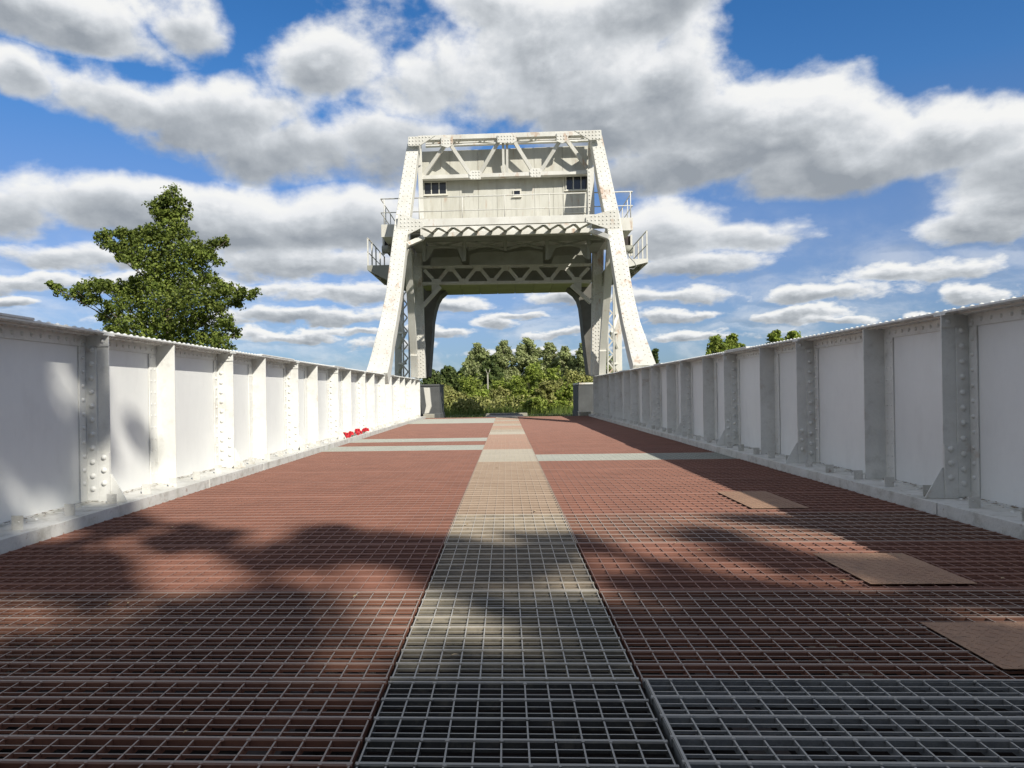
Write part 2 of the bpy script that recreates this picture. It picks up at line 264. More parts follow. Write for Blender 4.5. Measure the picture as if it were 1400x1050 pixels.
# ------------------------------------------------------------------ mesh helpers
class MB:
    def __init__(s): s.v = []; s.f = []; s.sm = []
    def add(s, vs, fs, smooth=False):
        b = len(s.v); s.v += [tuple(v) for v in vs]; s.f += [tuple(i+b for i in f) for f in fs]; s.sm += [smooth]*len(fs); return s
    def box(s, x0, x1, y0, y1, z0, z1):
        return s.add([(x0,y0,z0),(x1,y0,z0),(x1,y1,z0),(x0,y1,z0),(x0,y0,z1),(x1,y0,z1),(x1,y1,z1),(x0,y1,z1)],
                     [(0,3,2,1),(4,5,6,7),(0,1,5,4),(1,2,6,5),(2,3,7,6),(3,0,4,7)])
    def beam(s, p, q, w, d, side=(1, 0, 0)):          # w along side, d across it
        p = Vector(p); q = Vector(q); t = (q-p).normalized(); u = Vector(side); u = (u-t*u.dot(t))
        if u.length < 1e-4: u = Vector((0, 1, 0)); u = u-t*u.dot(t)
        u.normalize(); n = t.cross(u); u *= w/2; n *= d/2
        vs = [p-u-n, p+u-n, p+u+n, p-u+n, q-u-n, q+u-n, q+u+n, q-u+n]
        return s.add(vs, [(0,3,2,1),(4,5,6,7),(0,1,5,4),(1,2,6,5),(2,3,7,6),(3,0,4,7)])
    def prism(s, pts, vec):                            # planar polygon pushed along vec
        n = len(pts); vec = Vector(vec); a = [Vector(p) for p in pts]
        nrm = Vector((0, 0, 0))
        for i in range(n): nrm += a[i].cross(a[(i+1) % n])
        if nrm.dot(vec) > 0: a.reverse()
        vs = a+[p+vec for p in a]
        fs = [tuple(range(n)), tuple(range(2*n-1, n-1, -1))]+[(i, i+n, (i+1) % n+n, (i+1) % n) for i in range(n)]
        return s.add(vs, fs)
    def tube(s, pts, r, seg=6, caps=True):
        pts = [Vector(p) for p in pts]; rs = r if isinstance(r, (list, tuple)) else [r]*len(pts); vs = []
        for i, p in enumerate(pts):
            t = (pts[min(i+1, len(pts)-1)]-pts[max(i-1, 0)]).normalized()
            u = t.cross(Vector((0, 0, 1)) if abs(t.z) < 0.9 else Vector((1, 0, 0))).normalized(); w = t.cross(u)
            for k in range(seg):
                an = 2*math.pi*k/seg; vs.append(p+(u*math.cos(an)+w*math.sin(an))*rs[i])
        fs = []
        for i in range(len(pts)-1):
            for k in range(seg):
                a = i*seg+k; b = i*seg+(k+1) % seg; fs.append((a, b, b+seg, a+seg))
        s.add(vs, fs, True)
        if caps:
            b = len(s.v)-len(vs); s.f += [tuple(b+k for k in range(seg))[::-1], tuple(b+(len(pts)-1)*seg+k for k in range(seg))]; s.sm += [False, False]
        return s
    def rivet(s, p, n, r=0.019, h=0.012, seg=7):
        p = Vector(p); n = Vector(n).normalized()
        u = n.cross(Vector((0, 0, 1)) if abs(n.z) < 0.9 else Vector((1, 0, 0))).normalized(); w = n.cross(u); vs = []
        for rr, hh in ((1.0, 0.0), (0.74, 0.66)):
            for k in range(seg):
                an = 2*math.pi*k/seg; vs.append(p+(u*math.cos(an)+w*math.sin(an))*r*rr+n*h*hh)
        vs.append(p+n*h); T = 2*seg
        fs = [(k, (k+1) % seg, seg+(k+1) % seg, seg+k) for k in range(seg)]+[(seg+k, seg+(k+1) % seg, T) for k in range(seg)]
        return s.add(vs, fs, True)
    def mesh(s, name):
        m = bpy.data.meshes.new(name); m.from_pydata(s.v, [], s.f); m.polygons.foreach_set('use_smooth', s.sm); m.update(); return m
    def build(s, name, material, parent=None, kind=None, bevel=0.0):
        m = s.mesh(name); m.materials.append(MATS[material] if isinstance(material, str) else material)
        return link(name, m, parent, kind, bevel)
def link(name, m, parent=None, kind=None, bevel=0.0):
    o = bpy.data.objects.new(name, m); C.objects.link(o)
    if parent is not None:
        o.parent = parent; o.matrix_parent_inverse = Matrix.Translation(-Vector(parent.location)) if parent.type == 'EMPTY' else Matrix()
    if kind: o['kind'] = kind
    if bevel:
        b = o.modifiers.new('bevel', 'BEVEL'); b.width = bevel; b.segments = 1; b.limit_method = 'ANGLE'; b.angle_limit = R(50)
    return o
def thing(name, label, cat, loc=(0, 0, 0), group=None):
    o = bpy.data.objects.new(name, None); C.objects.link(o); o.location = loc; o['label'] = label; o['category'] = cat
    o.empty_display_size = 0.2
    if group: o['group'] = group
    return o
def tag(o, label, cat, group=None):
    o['label'] = label; o['category'] = cat
    if group: o['group'] = group
    return o

# ------------------------------------------------------------------ measures of the bridge
KX = 3.33        # kerb face
SX = 3.54        # outer edge of stiffeners and top flange
WX = 3.76        # web plate
LZ = 0.083       # ledge height
TZ = 1.602       # top of the parapet
Y0, Y1 = -1.2, 31.2
# ground
def ground():
    g = MB()
    B = 1400
    zf = -0.12
    def sheet(x0, x1, y0, y1, z): g.add([(x0,y0,z),(x1,y0,z),(x1,y1,z),(x0,y1,z)], [(0,1,2,3)])
    sheet(-B, -4.3, -B, B, zf); sheet(4.3, B, -B, B, zf); sheet(-4.3, 4.3, 31.9, B, zf); sheet(-4.3, 4.3, -B, -3.0, zf)
    g.build('ground', 'grass_ground', kind='structure')
    p = MB(); p.add([(-4.3,-3,-1.5),(4.3,-3,-1.5),(4.3,31.9,-1.5),(-4.3,31.9,-1.5)], [(0,1,2,3)]); p.build('dark_void_floor', 'dark_void_floor', kind='structure')
    w = MB(); w.box(-4.6,-4.304,-3.3,32.2,-1.6,-0.125); w.box(4.304,4.6,-3.3,32.2,-1.6,-0.125); w.box(-4.3,4.3,31.904,32.2,-1.6,-0.125); w.box(-4.3,4.3,-3.3,-3.004,-1.6,-0.125)
    w.build('pit_wall', 'concrete', kind='structure')
    t = MB(); t.box(-4.25, 4.25, 31.06, 31.9, -0.5, -0.012); t.build('bridge_threshold', 'concrete', kind='structure', bevel=0.01)
    r = MB(); r.box(-0.9, 0.75, 31.92, 36.5, -0.3, -0.03); r.build('path', 'asphalt', kind='structure')
    k = MB(); k.box(-1.0, 1.0, 36.52, 37.0, -0.3, 0.02); k.build('kerb', 'concrete', kind='structure', bevel=0.01)
    a = MB(); a.box(-3.3, 3.3, -14, -3.35, -0.3, -0.02); a.build('approach_road', 'asphalt', kind='structure')
ground()

# ------------------------------------------------------------------ grating deck
deck = MB()
for x in (-3.1, -1.9, -0.75, 0.75, 1.9, 3.1): deck.box(x-0.06, x+0.06, -1.2, 31.05, -0.42, -0.064)
for i in range(-3, 25): y = 2.65+1.2*i; deck.box(-3.5, 3.5, y-0.045, y+0.045, -0.24, -0.062) if -1.2 < y < 31 else None
deck_o = deck.build('bridge_deck', 'dark_steel', kind='structure')
PITCH = 1.2
def thick_bar(mb, x0, x1, y, zt=0.004, w=0.019, dep=0.028):
    r = w/2; prof = [(-r, zt-dep), (-r, zt-0.006), (-r*0.6, zt-0.0012), (0, zt), (r*0.6, zt-0.0012), (r, zt-0.006), (r, zt-dep)]
    vs = [(x0, y+a, z) for a, z in prof]+[(x1, y+a, z) for a, z in prof]; n = len(prof)
    mb.add(vs, [(i, i+1, i+1+n, i+n)[::-1] for i in range(n-1)]+[(n-1, 0, n, 2*n-1)[::-1], tuple(range(n)), tuple(range(n, 2*n))[::-1]])
def lane_mesh(x0, x1, stepx, what, seed=0, frame=True):
    rnd = random.Random(seed); mb = MB(); g = 0.008
    x0 += g; x1 -= g; y0, y1 = g, PITCH-g; n = 8; pt = (y1-y0-0.02)/n
    if what in ('all', 'thin'):
        for i in range(n):
            for k in (1, 2):
                y = y0+0.01+(i+k/3.0)*pt+rnd.uniform(-.001, .001); mb.box(x0+.001, x1-.001, y-0.0024, y+0.0024, -0.012, -0.003)
        m = int(round((x1-x0)/stepx)); sx = (x1-x0)/m
        for j in range(m+1):
            x = x0+0.0035+(x1-x0-0.007)*j/m
            w = 0.0026
            mb.box(x-w, x+w, y0, y1, -0.026, -0.0005)
    if what in ('all', 'thick'):
        for i in range(n+1): thick_bar(mb, x0-0.004, x1+0.004, y0+0.01+i*pt)
    return mb
LANES = {'left': (-KX+0.012, -0.43, 0.083), 'mid': (-0.43, 0.447, 0.0797), 'right': (0.447, KX-0.012, 0.083)}
lane_full = {}; lane_thin = {}; bar_mesh = {}
for ln, (a, b, st) in LANES.items():
    lane_full[ln] = lane_mesh(a, b, st, 'all', 3).mesh('grating_panel'); lane_full[ln].materials.append(MATS['red_grating'])
    lane_thin[ln] = lane_mesh(a, b, st, 'thin', 5).mesh('grating_panel'); lane_thin[ln].materials.append(MATS['red_grating'])
    mb = MB(); thick_bar(mb, a+.004, b-.004, 0.0); bar_mesh[ln] = mb.mesh('main_bar'); bar_mesh[ln].materials.append(MATS['red_grating'])
def lane_mat(ln, k):
    if ln == 'mid':
        if k <= -1: return 'dark_grating'
        if k == 0: return 'worn_grating'
        if k in (1, 2): return 'cream_grating'
        if k in (3, 4, 5, 6): return 'tan_grating'
        if k in (7, 8, 13): return 'greybeige_grating'
        if k < 13: return 'pink_grating'
        return ('tan_grating', 'pink_grating', 'cream_grating')[k % 3]
    if ln == 'left':
        if k in (9, 11) or k >= 19 and k <= 22: return 'pale_grating'
        return 'brown_grating' if k in (-2, -1, 0) else 'red_grating'
    if k == -1 or k == -2: return 'zinc_grating'
    if k == 7: return 'pale_grating'
    return 'brown_grating' if k in (0, 2) else 'red_grating'
def setmat(o, m): o.material_slots[0].link = 'OBJECT'; o.material_slots[0].material = MATS[m]
rnd = random.Random(11)
for k in range(-3, 24):
    ys = 2.65+PITCH*k
    for ln in LANES:
        near = -1 <= k <= 2
        mname = lane_mat(ln, k)
        me = lane_thin[ln] if near else lane_full[ln]
        o = link('grating_panel', me, deck_o); o.location = (0, ys, rnd.uniform(-.003, .0015)); setmat(o, mname)
        if ln == 'right' and k == -1: o.location.z += 0.009
        if near:
            g = 0.008; y0 = g+0.01; pt = (PITCH-2*g-0.02)/8
            for i in range(9):
                b = bpy.data.objects.new('main_bar', bar_mesh[ln]); C.objects.link(b); b.parent = o; b.location = (0, y0+i*pt, rnd.uniform(-.0008, .0008))
                b.rotation_euler = (0, 0, rnd.uniform(-.0006, .0006)); setmat(b, mname)
            if k <= 0:      # weld beads where bars cross
                a, bb, st = LANES[ln]; w = MB(); x = a+g+0.004; m = int(round((bb-a-2*g)/st)); sx = (bb-a-2*g-0.007)/m
                for i in range(9):
                    for j in range(m+1):
                        if rnd.random() < 0.75:
                            w.rivet((x+j*sx+rnd.uniform(-.003, .003), y0+i*pt-0.008+rnd.uniform(-.003, .003), -0.001), (0, -0.3, 1), rnd.uniform(.006, .0095), rnd.uniform(.004, .007), 5)
                wo = w.build('weld_bead', mname, o, kind='stuff'); wo.location = (0, 0, 0); wo.matrix_parent_inverse = Matrix()
# edge strips each side of the walkway in the middle, and frame of the zinc panel
e = MB()
for x in (-0.43, 0.447): e.box(x-0.003, x+0.003, 5.06, 31.0, -0.05, 0.001)
e.build('edge_strip', 'tan_grating', deck_o)
z = MB(); z.box(0.458, 0.466, 1.46, 2.63, -0.04, 0.0142); z.box(0.458, 3.30, 2.623, 2.632, -0.04, 0.0144); z.build('panel_frame', 'zinc_grating', deck_o)

r_ = random.Random(31); dl = MB()
for i in range(70):
    x = r_.uniform(-3.2, 3.2); y = 2.2+14*r_.random()**1.5; a = r_.uniform(0, 3); r0 = r_.uniform(.008, .02)
    dl.add([(x-r0*math.cos(a), y-r0*math.sin(a), .007), (x+r0*.5*math.sin(a), y-r0*.5*math.cos(a), .012), (x+r0*math.cos(a), y+r0*math.sin(a), .008), (x-r0*.5*math.sin(a), y+r0*.5*math.cos(a), .011)], [(0, 1, 2, 3)])
dlo = dl.build('fallen_leaves', 'dry_leaf', kind='stuff'); tag(dlo, 'small dry leaves and flakes scattered over the deck', 'leaves')
# plates lying on the gratings
def plate(pts, mname, label, name='steel_plate', th=0.003, ribs=True):
    mb = MB(); q = [Vector((p[0], p[1], 0.0045)) for p in pts]; mb.prism(q, (0, 0, th))
    x0 = min(p[0] for p in pts); x1 = max(p[0] for p in pts); y0 = min(p[1] for p in pts); y1 = max(p[1] for p in pts)
    o = mb.build(name, mname, bevel=0.002); tag(o, label, 'steel plate', 'loose plates lying on the deck')
    if ribs:
        r = MB(); nx = int((x1-x0-.04)/.045); ny = int((y1-y0-.04)/.045)
        for i in range(nx):
            for j in range(ny):
                cx = x0+.03+i*.045; cy = y0+.03+j*.045; s = 1 if (i+j) % 2 else -1
                r.beam((cx-.011, cy-.011*s, 0.0080), (cx+.011, cy+.011*s, 0.0080), 0.005, 0.0016)
        r.build('tread_rib', mname, o, kind='stuff')
def on_deck(px, py, z=0.0):
    d = ray(px, py); t = (z-1.0)/d.z; return (d.x*t, d.y*t)
def quad(px0, py0, px1, py1, px2, py2):   # near left, near right, far left corners -> rectangle
    a = on_deck(px0, py0); b = on_deck(px1, py1); c = on_deck(px2, py2)
    return [(a[0], a[1]), (b[0], a[1]), (b[0], c[1]), (a[0], c[1])]
plate(quad(1028, 696, 1106, 695, 980, 673), 'sand_plate', 'sandy brown steel plate half in the shade, farthest of the three on the right lane')
plate(quad(1190, 800, 1338, 800, 1128, 758), 'rust_plate', 'rusty brown steel plate in the middle of the three on the right lane')
plate(quad(1372, 917, 1560, 917, 1252, 853), 'rust_plate', 'large rusty steel plate running out of the right edge of the picture')

# ------------------------------------------------------------------ parapet girders
def girder(side, majors, label):
    s = side
    T = thing('parapet_girder', label, 'parapet', (s*WX, 0, 0), 'riveted plate girders on the two sides of the deck')
    rr = random.Random(5 if s < 0 else 9)
    def bx(mb, xa, xb, y0, y1, z0, z1): mb.box(min(s*xa, s*xb), max(s*xa, s*xb), y0, y1, z0, z1)
    nrm = (-s, 0, 0)
    minors = [m+1.37 for m in majors]
    cuts = sorted([Y0]+majors+minors+[Y1]); cuts = [c for c in cuts if Y0 <= c <= Y1]
    for i in range(len(cuts)-1):    # web plates, very slightly dished
        y0, y1 = cuts[i], cuts[i+1]
        if y1-y0 < 0.1: continue
        mb = MB(); ny, nz = 12, 12; vs = []; fs = []; A = rr.uniform(-.006, .007); A2 = rr.uniform(-.003, .003); ph = rr.uniform(0, 6)
        for a in range(ny+1):
            for b in range(nz+1):
                u = a/ny; v = b/nz
                d = A*math.sin(math.pi*u)*math.sin(math.pi*v)+A2*math.sin(math.pi*u)*math.sin(2*math.pi*v+ph)*math.sin(math.pi*v)
                vs.append((s*(WX+0.002+d), y0+u*(y1-y0), 0.05+v*(TZ-0.09)))
        for a in range(ny):
            for b in range(nz):
                i0 = a*(nz+1)+b; q = (i0, i0+nz+1, i0+nz+2, i0+1); fs.append(q if s < 0 else q[::-1])
        mb.add(vs, fs, True); bx(mb, WX+0.012, WX+0.022, y0, y1, -0.4, TZ-0.04)
        mb.build('web_plate', 'white_paint', T)
    mb = MB(); bx(mb, SX, WX+0.24, Y0, Y1, TZ-0.018, TZ); mb.build('top_flange', 'white_trim', T, bevel=0.003)
    mb = MB(); bx(mb, WX-0.012, WX, Y0, Y1, 1.474, TZ-0.019); bx(mb, WX-0.115, WX-0.0121, Y0, Y1, TZ-0.031, TZ-0.0185); mb.build('flange_angle', 'white_trim', T)
    # doubling plates on the flange
    for (a, b, t) in ([(Y0, 5.55, .02), (10.9, 12.6, .022), (15.6, 16.6, .02), (22.4, 24.0, .02)] if s < 0 else [(11.4, 12.5, .022), (17.6, 18.4, .02), (23.0, 24.0, .02)]):
        mb = MB(); bx(mb, SX-0.006, WX+0.20, a, b, TZ+0.0005, TZ+t); mb.build('cover_plate', 'white_trim', T, bevel=0.003)
    rv = MB(); y = Y0+0.05
    while y < Y1:
        big = 8 if y < 12 else 6
        rv.rivet((s*(SX+0.05), y, TZ), (0, 0, 1), .022, .019, big); rv.rivet((s*(SX+0.14), y+.06, TZ), (0, 0, 1), .022, .018, big)
        rv.rivet((s*(WX-0.012), y+.03, 1.522), nrm, .02, .014, big); rv.rivet((s*(WX-0.07), y, TZ-0.031), (0, 0, -1), .02, .014, 6)
        rv.rivet((s*(SX+0.04), y, TZ-0.018), (0, 0, -1), .018, .012, 6)
        y += 0.12
    # ledge and kerb
    mb = MB(); bx(mb, KX+0.018, WX-0.001, Y0, Y1, LZ-0.016, LZ); mb.build('ledge_plate', 'kerb_paint', T)
    segs = [Y0]; y = Y0
    while y < Y1-2: y += rr.choice((1.55, 1.9, 2.3)); segs.append(y)
    segs[-1] = Y1
    for i in range(len(segs)-1):
        mb = MB(); off = rr.uniform(-.004, .004)
        bx(mb, KX+off, KX+0.016+off, segs[i]+.004, segs[i+1]-.004, -0.03, LZ+0.004+rr.uniform(0, .003)); mb.build('kerb_angle', 'kerb_paint', T, bevel=0.002)
    mb = MB(); bx(mb, WX-0.05, WX-0.001, Y0, Y1, LZ+0.0005, LZ+0.012); mb.build('web_foot_angle', 'kerb_paint', T)
    # clips standing on the ledge
    y = Y0+0.3; y += (6.5-y) % 0.62
    while y < 30.5:
        mb = MB(); yy = y+rr.uniform(-.03, .03); xx = KX+0.10+rr.uniform(-.02, .02); h = 0.092+rr.uniform(-.008, .01)
        mb.box(min(s*xx, s*(xx+.085)), max(s*xx, s*(xx+.085)), yy-.004, yy+.004, LZ+.0005, LZ+h)
        mb.box(min(s*(xx+.077), s*(xx+.085)), max(s*(xx+.077), s*(xx+.085)), yy+.0045, yy+.06, LZ+.0005, LZ+h*.9)
        o = mb.build('clip', 'kerb_paint', T)
        rv.rivet((s*(xx+.03), yy-.004, LZ+.055), (0, -1, 0), .007, .006, 5)
        rv.rivet((s*(xx+.15), yy+.1, LZ), (0, 0, 1), .016, .014, 6); rv.rivet((s*(xx+.19), yy-.2, LZ), (0, 0, 1), .016, .014, 6)
        y += 0.62
    for ym in majors:
        if ym < Y0: continue
        mb = MB()
        # outstanding plate seen face on, with its two angles
        bx(mb, SX+0.002, WX-0.0005, ym, ym+0.012, LZ+.001, TZ-0.0315)
        o = mb.build('stiffener', 'white_trim', T)
        a = MB(); bx(a, WX-0.11, WX-0.0126, ym-0.013, ym-0.0008, LZ+.013, 1.472); bx(a, WX-0.0124, WX-0.0002, ym-0.115, ym-0.0008, LZ+.013, 1.472)
        a.build('angle', 'white_trim', o, bevel=0.002)
        a = MB(); bx(a, WX-0.0124, WX-0.0002, ym+0.0125, ym+0.115, LZ+.013, 1.472); bx(a, WX-0.11, WX-0.0126, ym+0.0125, ym+0.024, LZ+.013, 1.472); a.build('angle', 'white_trim', o)
        c = MB(); c.prism([(s*SX, ym-0.001, LZ+.002), (s*(SX-.145), ym-0.001, LZ+.002), (s*(SX-.145), ym-0.001, LZ+.012), (s*(SX-.01), ym-0.001, LZ+.25), (s*SX, ym-0.001, LZ+.25)], (0, .010, 0))
        c.prism([(s*(SX+.003), ym-0.014, LZ+.002), (s*(WX-.112), ym-0.014, LZ+.002), (s*(WX-.112), ym-0.014, LZ+.44), (s*(SX+.003), ym-0.014, LZ+.44)], (0, .0135, 0))
        c.build('foot_plate', 'white_trim', o)
        c = MB(); c.prism([(s*(SX-.004), ym-0.012, 1.473), (s*(WX-.112), ym-0.012, 1.473), (s*(WX-.112), ym-0.012, TZ-.033), (s*(SX-.004), ym-0.012, TZ-.033)], (0, .0115, 0)); c.build('head_plate', 'white_trim', o)
        c = MB(); bx(c, SX-.009, SX+.06, ym-.07, ym+.09, TZ-.034, TZ-.0185); c.build('packing_plate', 'white_trim', o)
        n = 11 if ym < 20 else 9
        for i in range(n):
            zz = LZ+.09+i*(1.25/(n-1)) if i else LZ+.10
            rv.rivet((s*(WX-.065), ym-.0132, zz+.02), (0, -1, 0), .026, .022, 9 if ym < 12 else 6)
            rv.rivet((s*(WX-.0125), ym-.062, zz+.075), nrm, .02, .018, 8 if ym < 12 else 6)
        for i in range(3): rv.rivet((s*(SX+.052), ym-.0142, LZ+.17+i*.115), (0, -1, 0), .026, .022, 9)
        rv.rivet((s*(SX+.05), ym-.0122, 1.52), (0, -1, 0), .022, .015, 8)
        rv.rivet((s*(SX-.07), ym+.03, LZ), (0, 0, 1), .02, .014, 6)
    for ym in minors:
        if not (Y0 < ym < Y1-.2): continue
        mb = MB(); bx(mb, SX+0.01, WX-0.0126, ym, ym+0.013, LZ+.002, TZ-0.0315); o = mb.build('stiffener', 'white_trim', T)
        a = MB(); bx(a, WX-0.0124, WX-0.0002, ym-0.165, ym+0.10, LZ+.013, 1.472); a.build('strap', 'white_trim', o, bevel=.002)
        n = 11
        for i in range(n):
            zz = LZ+.12+i*.123
            for dy in (-.128, -.045): rv.rivet((s*(WX-.0125), ym+dy, zz), nrm, .014, .007, 8 if ym < 12 else 6)
    mb = MB(); bx(mb, SX, WX+.1, Y1-.012, Y1, -.02, TZ-.019); mb.build('end_plate', 'white_trim', T)
    rv.build('rivet', 'white_trim', T, kind='stuff')
    # litter collected along the ledge
    lt = MB(); 
    for i in range(650):
        y = rr.uniform(2, 22); x = WX-.02-abs(rr.gauss(0, .06)); r = rr.uniform(.008, .022); an = rr.uniform(0, 3)
        cx, cy = s*x, y; z = LZ+.013+rr.uniform(0, .006)
        lt.add([(cx-r*math.cos(an), cy-r*math.sin(an), z), (cx+r*.4*math.sin(an), cy-r*.4*math.cos(an), z+.004), (cx+r*math.cos(an), cy+r*math.sin(an), z), (cx-r*.4*math.sin(an), cy+r*.4*math.cos(an), z+.003)], [(0, 1, 2, 3)])
    lt = lt.build('leaf_litter', 'dead_leaf', kind='stuff'); tag(lt, 'dry leaf litter along the foot of the '+('left' if s < 0 else 'right')+' parapet', 'leaf litter')
majL = [0.45+3.1*i for i in range(10)]; majR = [0.30+3.1*i for i in range(10)]
majL = [y-0.03 for y in majL]; majR = [y-0.12 for y in majR]
girder(-1, majL, 'sunlit white riveted plate girder parapet on the left of the deck')
girder(1, majR, 'shaded white riveted plate girder parapet on the right of the deck')

# end walls beyond the girders
for (pa, pb, s, lab) in (((586, 526), (601, 566), -1, 'dark grey abutment block beyond the far end of the left parapet'), ((790, 524), (811, 560), 1, 'grey abutment block beyond the far end of the right parapet')):
    A = at(pa[0], pa[1], 32.6); B = at(pb[0], pb[1], 32.6)
    t = thing('abutment_block', lab, 'concrete block', ((A.x+B.x)/2, 32.6, 0), 'blocks at the far ends of the parapets')
    m = MB(); xi = B.x if s < 0 else A.x; xo = s*4.2
    m.box(min(xi, xo), max(xi, xo), 32.6, 35.0, -0.15, A.z-.06); m.build('wall', 'shade_grey_concrete', t, bevel=.01)
    m = MB(); m.box(min(xi-s*.01, xo), max(xi-s*.01, xo), 32.56, 35.03, A.z-.058, A.z+.02); m.build('coping', 'shade_grey_concrete' if s < 0 else 'tower_paint', t, bevel=.01)
    m = MB(); m.box(min(xi-s*.03, xo), max(xi-s*.03, xo), 32.50, 35.1, -0.15, 0.16); m.build('plinth', 'shade_grey_concrete', t, bevel=.02)
    b = MB(); xx = s*3.45; b.box(min(xx, xx-s*.45), max(xx, xx-s*.45), 31.3, 31.75, -.008, .17); o = b.build('concrete_block', 'concrete', bevel=.02)
    tag(o, 'small pale concrete block at the end of the '+('left' if s < 0 else 'right')+' parapet', 'concrete block', 'pale blocks on the threshold')
# white cranked end post on the left girder
ep = MB(); ep.prism([at(579, 530, 31.6), at(587, 530, 31.6), at(588.5, 548, 31.6), at(589.5, 556, 31.6), at(586, 565, 31.6), at(580, 566, 31.6), at(582.5, 555, 31.6)], (0, .3, 0))
tag(ep.build('end_post', 'tower_paint', bevel=.01), 'white cranked steel post at the far end of the left parapet', 'post')

# ------------------------------------------------------------------ tower
tower = thing('bridge_tower', 'white riveted lift bridge tower straddling the far end of the deck', 'bridge tower', (0, 28, 1.6))
trv = MB()
def path_leg(pts, widths, depth, name='leg', rivets=True):
    P = [Vector(p) for p in pts]; mb = MB(); vs = []; fs = []
    for i, p in enumerate(P):
        t = (P[min(i+1, len(P)-1)]-P[max(i-1, 0)]).normalized(); n = Vector((0, t.z, -t.y)); n.normalize()
        if n.y > 0: n = -n
        w = widths[i]/2; x = Vector((1, 0, 0))
        vs += [p-x*w, p+x*w, p+x*w-n*depth, p-x*w-n*depth]
    for i in range(len(P)-1):
        a = i*4
        for k in range(4): fs.append((a+k, a+(k+1) % 4, a+4+(k+1) % 4, a+4+k))
    fs.append((3, 2, 1, 0)); b = (len(P)-1)*4; fs.append((b, b+1, b+2, b+3)); mb.add(vs, fs); o = mb.build(name, 'tower_paint', tower, bevel=.008)
    if rivets:
        for i in range(len(P)-1):
            L = (P[i+1]-P[i]).length; n = max(1, int(L/.2)); t = (P[i+1]-P[i]).normalized(); nn = Vector((0, t.z, -t.y)); nn.normalize()
            if nn.y > 0: nn = -nn
            for k in range(n):
                f = k/n; p = P[i].lerp(P[i+1], f); w = (widths[i]+(widths[i+1]-widths[i])*f)/2
                for q, dz in ((-.8, 0), (-.35, .5), (.35, .5), (.8, 0)): trv.rivet(p+Vector((w*q, 0, 0))+t*(dz*.2), nn, .027, .027, 6)
    return o
def bez(table, n=7):
    out = []
    for i in range(len(table)-1):
        for k in range(n): f = k/n; out.append([a+(b-a)*f for a, b in zip(table[i], table[i+1])])
    out.append(list(table[-1])); return out
TL = [(514.5, 510, 22.2, .66), (517.5, 500, 22.5, .64), (522, 480, 23.0, .60), (525.5, 462, 23.5, .56), (529.5, 445, 23.9, .53), (538, 400, 24.9, .50), (546, 330, 25.95, .50), (550, 300, 26.35, .50), (557, 250, 27.0, .48), (563.5, 205, 27.65, .44), (566.5, 188, 27.75, .42)]
TR = [(881.5, 499, 22.2, .66), (878, 488, 22.5, .64), (872.5, 470, 23.0, .60), (868, 455, 23.5, .56), (863.5, 440, 23.9, .53), (855, 400, 24.9, .50), (843.5, 330, 25.95, .50), (838.5, 300, 26.35, .50), (828, 250, 27.0, .48), (819, 205, 27.65, .44), (815, 185, 27.75, .42)]
for T_ in (TL, TR):
    P = [at(a, b, c) for a, b, c, w in T_]; path_leg(P, [w for *_, w in T_], 0.42)
def flat(pts, Y, th, name, m='tower_paint', parent=None, bevel=0.004, rivets=0):
    A = [at(x, y, Y) for x, y in pts]; mb = MB(); mb.prism(A, (0, th, 0)); o = mb.build(name, m, parent or tower, bevel=bevel)
    if rivets:
        x0 = min(a.x for a in A); x1 = max(a.x for a in A); z0 = min(a.z for a in A); z1 = max(a.z for a in A)
        def inside(x, z):
            c = False; n = len(A)
            for i in range(n):
                p, q = A[i], A[(i+1) % n]
                if (p.z > z) != (q.z > z) and x < (q.x-p.x)*(z-p.z)/(q.z-p.z)+p.x: c = not c
            return c
        x = x0+rivets/2
        while x < x1:
            z = z0+rivets/2
            while z < z1:
                if all(inside(x+dx, z+dz) for dx in (-.03, .03) for dz in (-.03, .03)): trv.rivet((x, Y, z), (0, -1, 0), .028, .028, 6)
                z += rivets
            x += rivets
    return o
def bar(a, b, Ya, Yb, w, d, name, m='tower_paint', parent=None):
    mb = MB(); p = at(a[0], a[1], Ya); q = at(b[0], b[1], Yb)
    t = (q-p).normalized(); side = t.cross(Vector((0, 1, 0)))
    if side.length < .05: side = Vector((1, 0, 0))
    mb.beam(p, q, w, d, side); return mb.build(name, m, parent or tower, bevel=.004)
# upper truss
YT, YB = 28.3, 28.6
bar((572, 190.5), (812, 183), YT, YT, .17, .30, 'top_chord'); bar((576, 244), (805, 236.5), YB, YB, .14, .3, 'middle_chord')
flat([(558, 187), (595, 185.5), (574, 199), (558, 199.5)], 27.45, .06, 'gusset_plate', rivets=.12)
flat([(785, 178.5), (822, 177.5), (823, 190), (807, 191.5)], 27.45, .06, 'gusset_plate', rivets=.12)
flat([(603, 187), (619, 186.5), (619, 198), (612, 202), (603, 199)], YT-.21, .04, 'gusset_plate', rivets=.11)
flat([(680, 184), (704, 183.3), (707, 192), (700, 196), (680, 194.5)], YT-.21, .04, 'gusset_plate', rivets=.11)
flat([(761, 181.5), (778, 181), (776, 192), (769, 196), (761, 193)], YT-.21, .04, 'gusset_plate', rivets=.11)
flat([(641, 236), (645, 233), (656, 233), (659, 236), (657, 245), (642, 245)], YB-.19, .04, 'gusset_plate', rivets=.11)
flat([(724, 233), (728, 230), (738, 230), (741, 233), (739, 242), (725, 242)], YB-.19, .04, 'gusset_plate', rivets=.11)
for a, b in (((609, 198), (577, 243)), ((616, 198), (644, 240)), ((682, 193), (656, 238)), ((702, 192), (729, 236)), ((766, 192), (739, 235)), ((775, 192), (803, 230))):
    bar(a, b, YT, YB, .13, .12, 'diagonal')
    p, q = at(*a, YT), at(*b, YB)
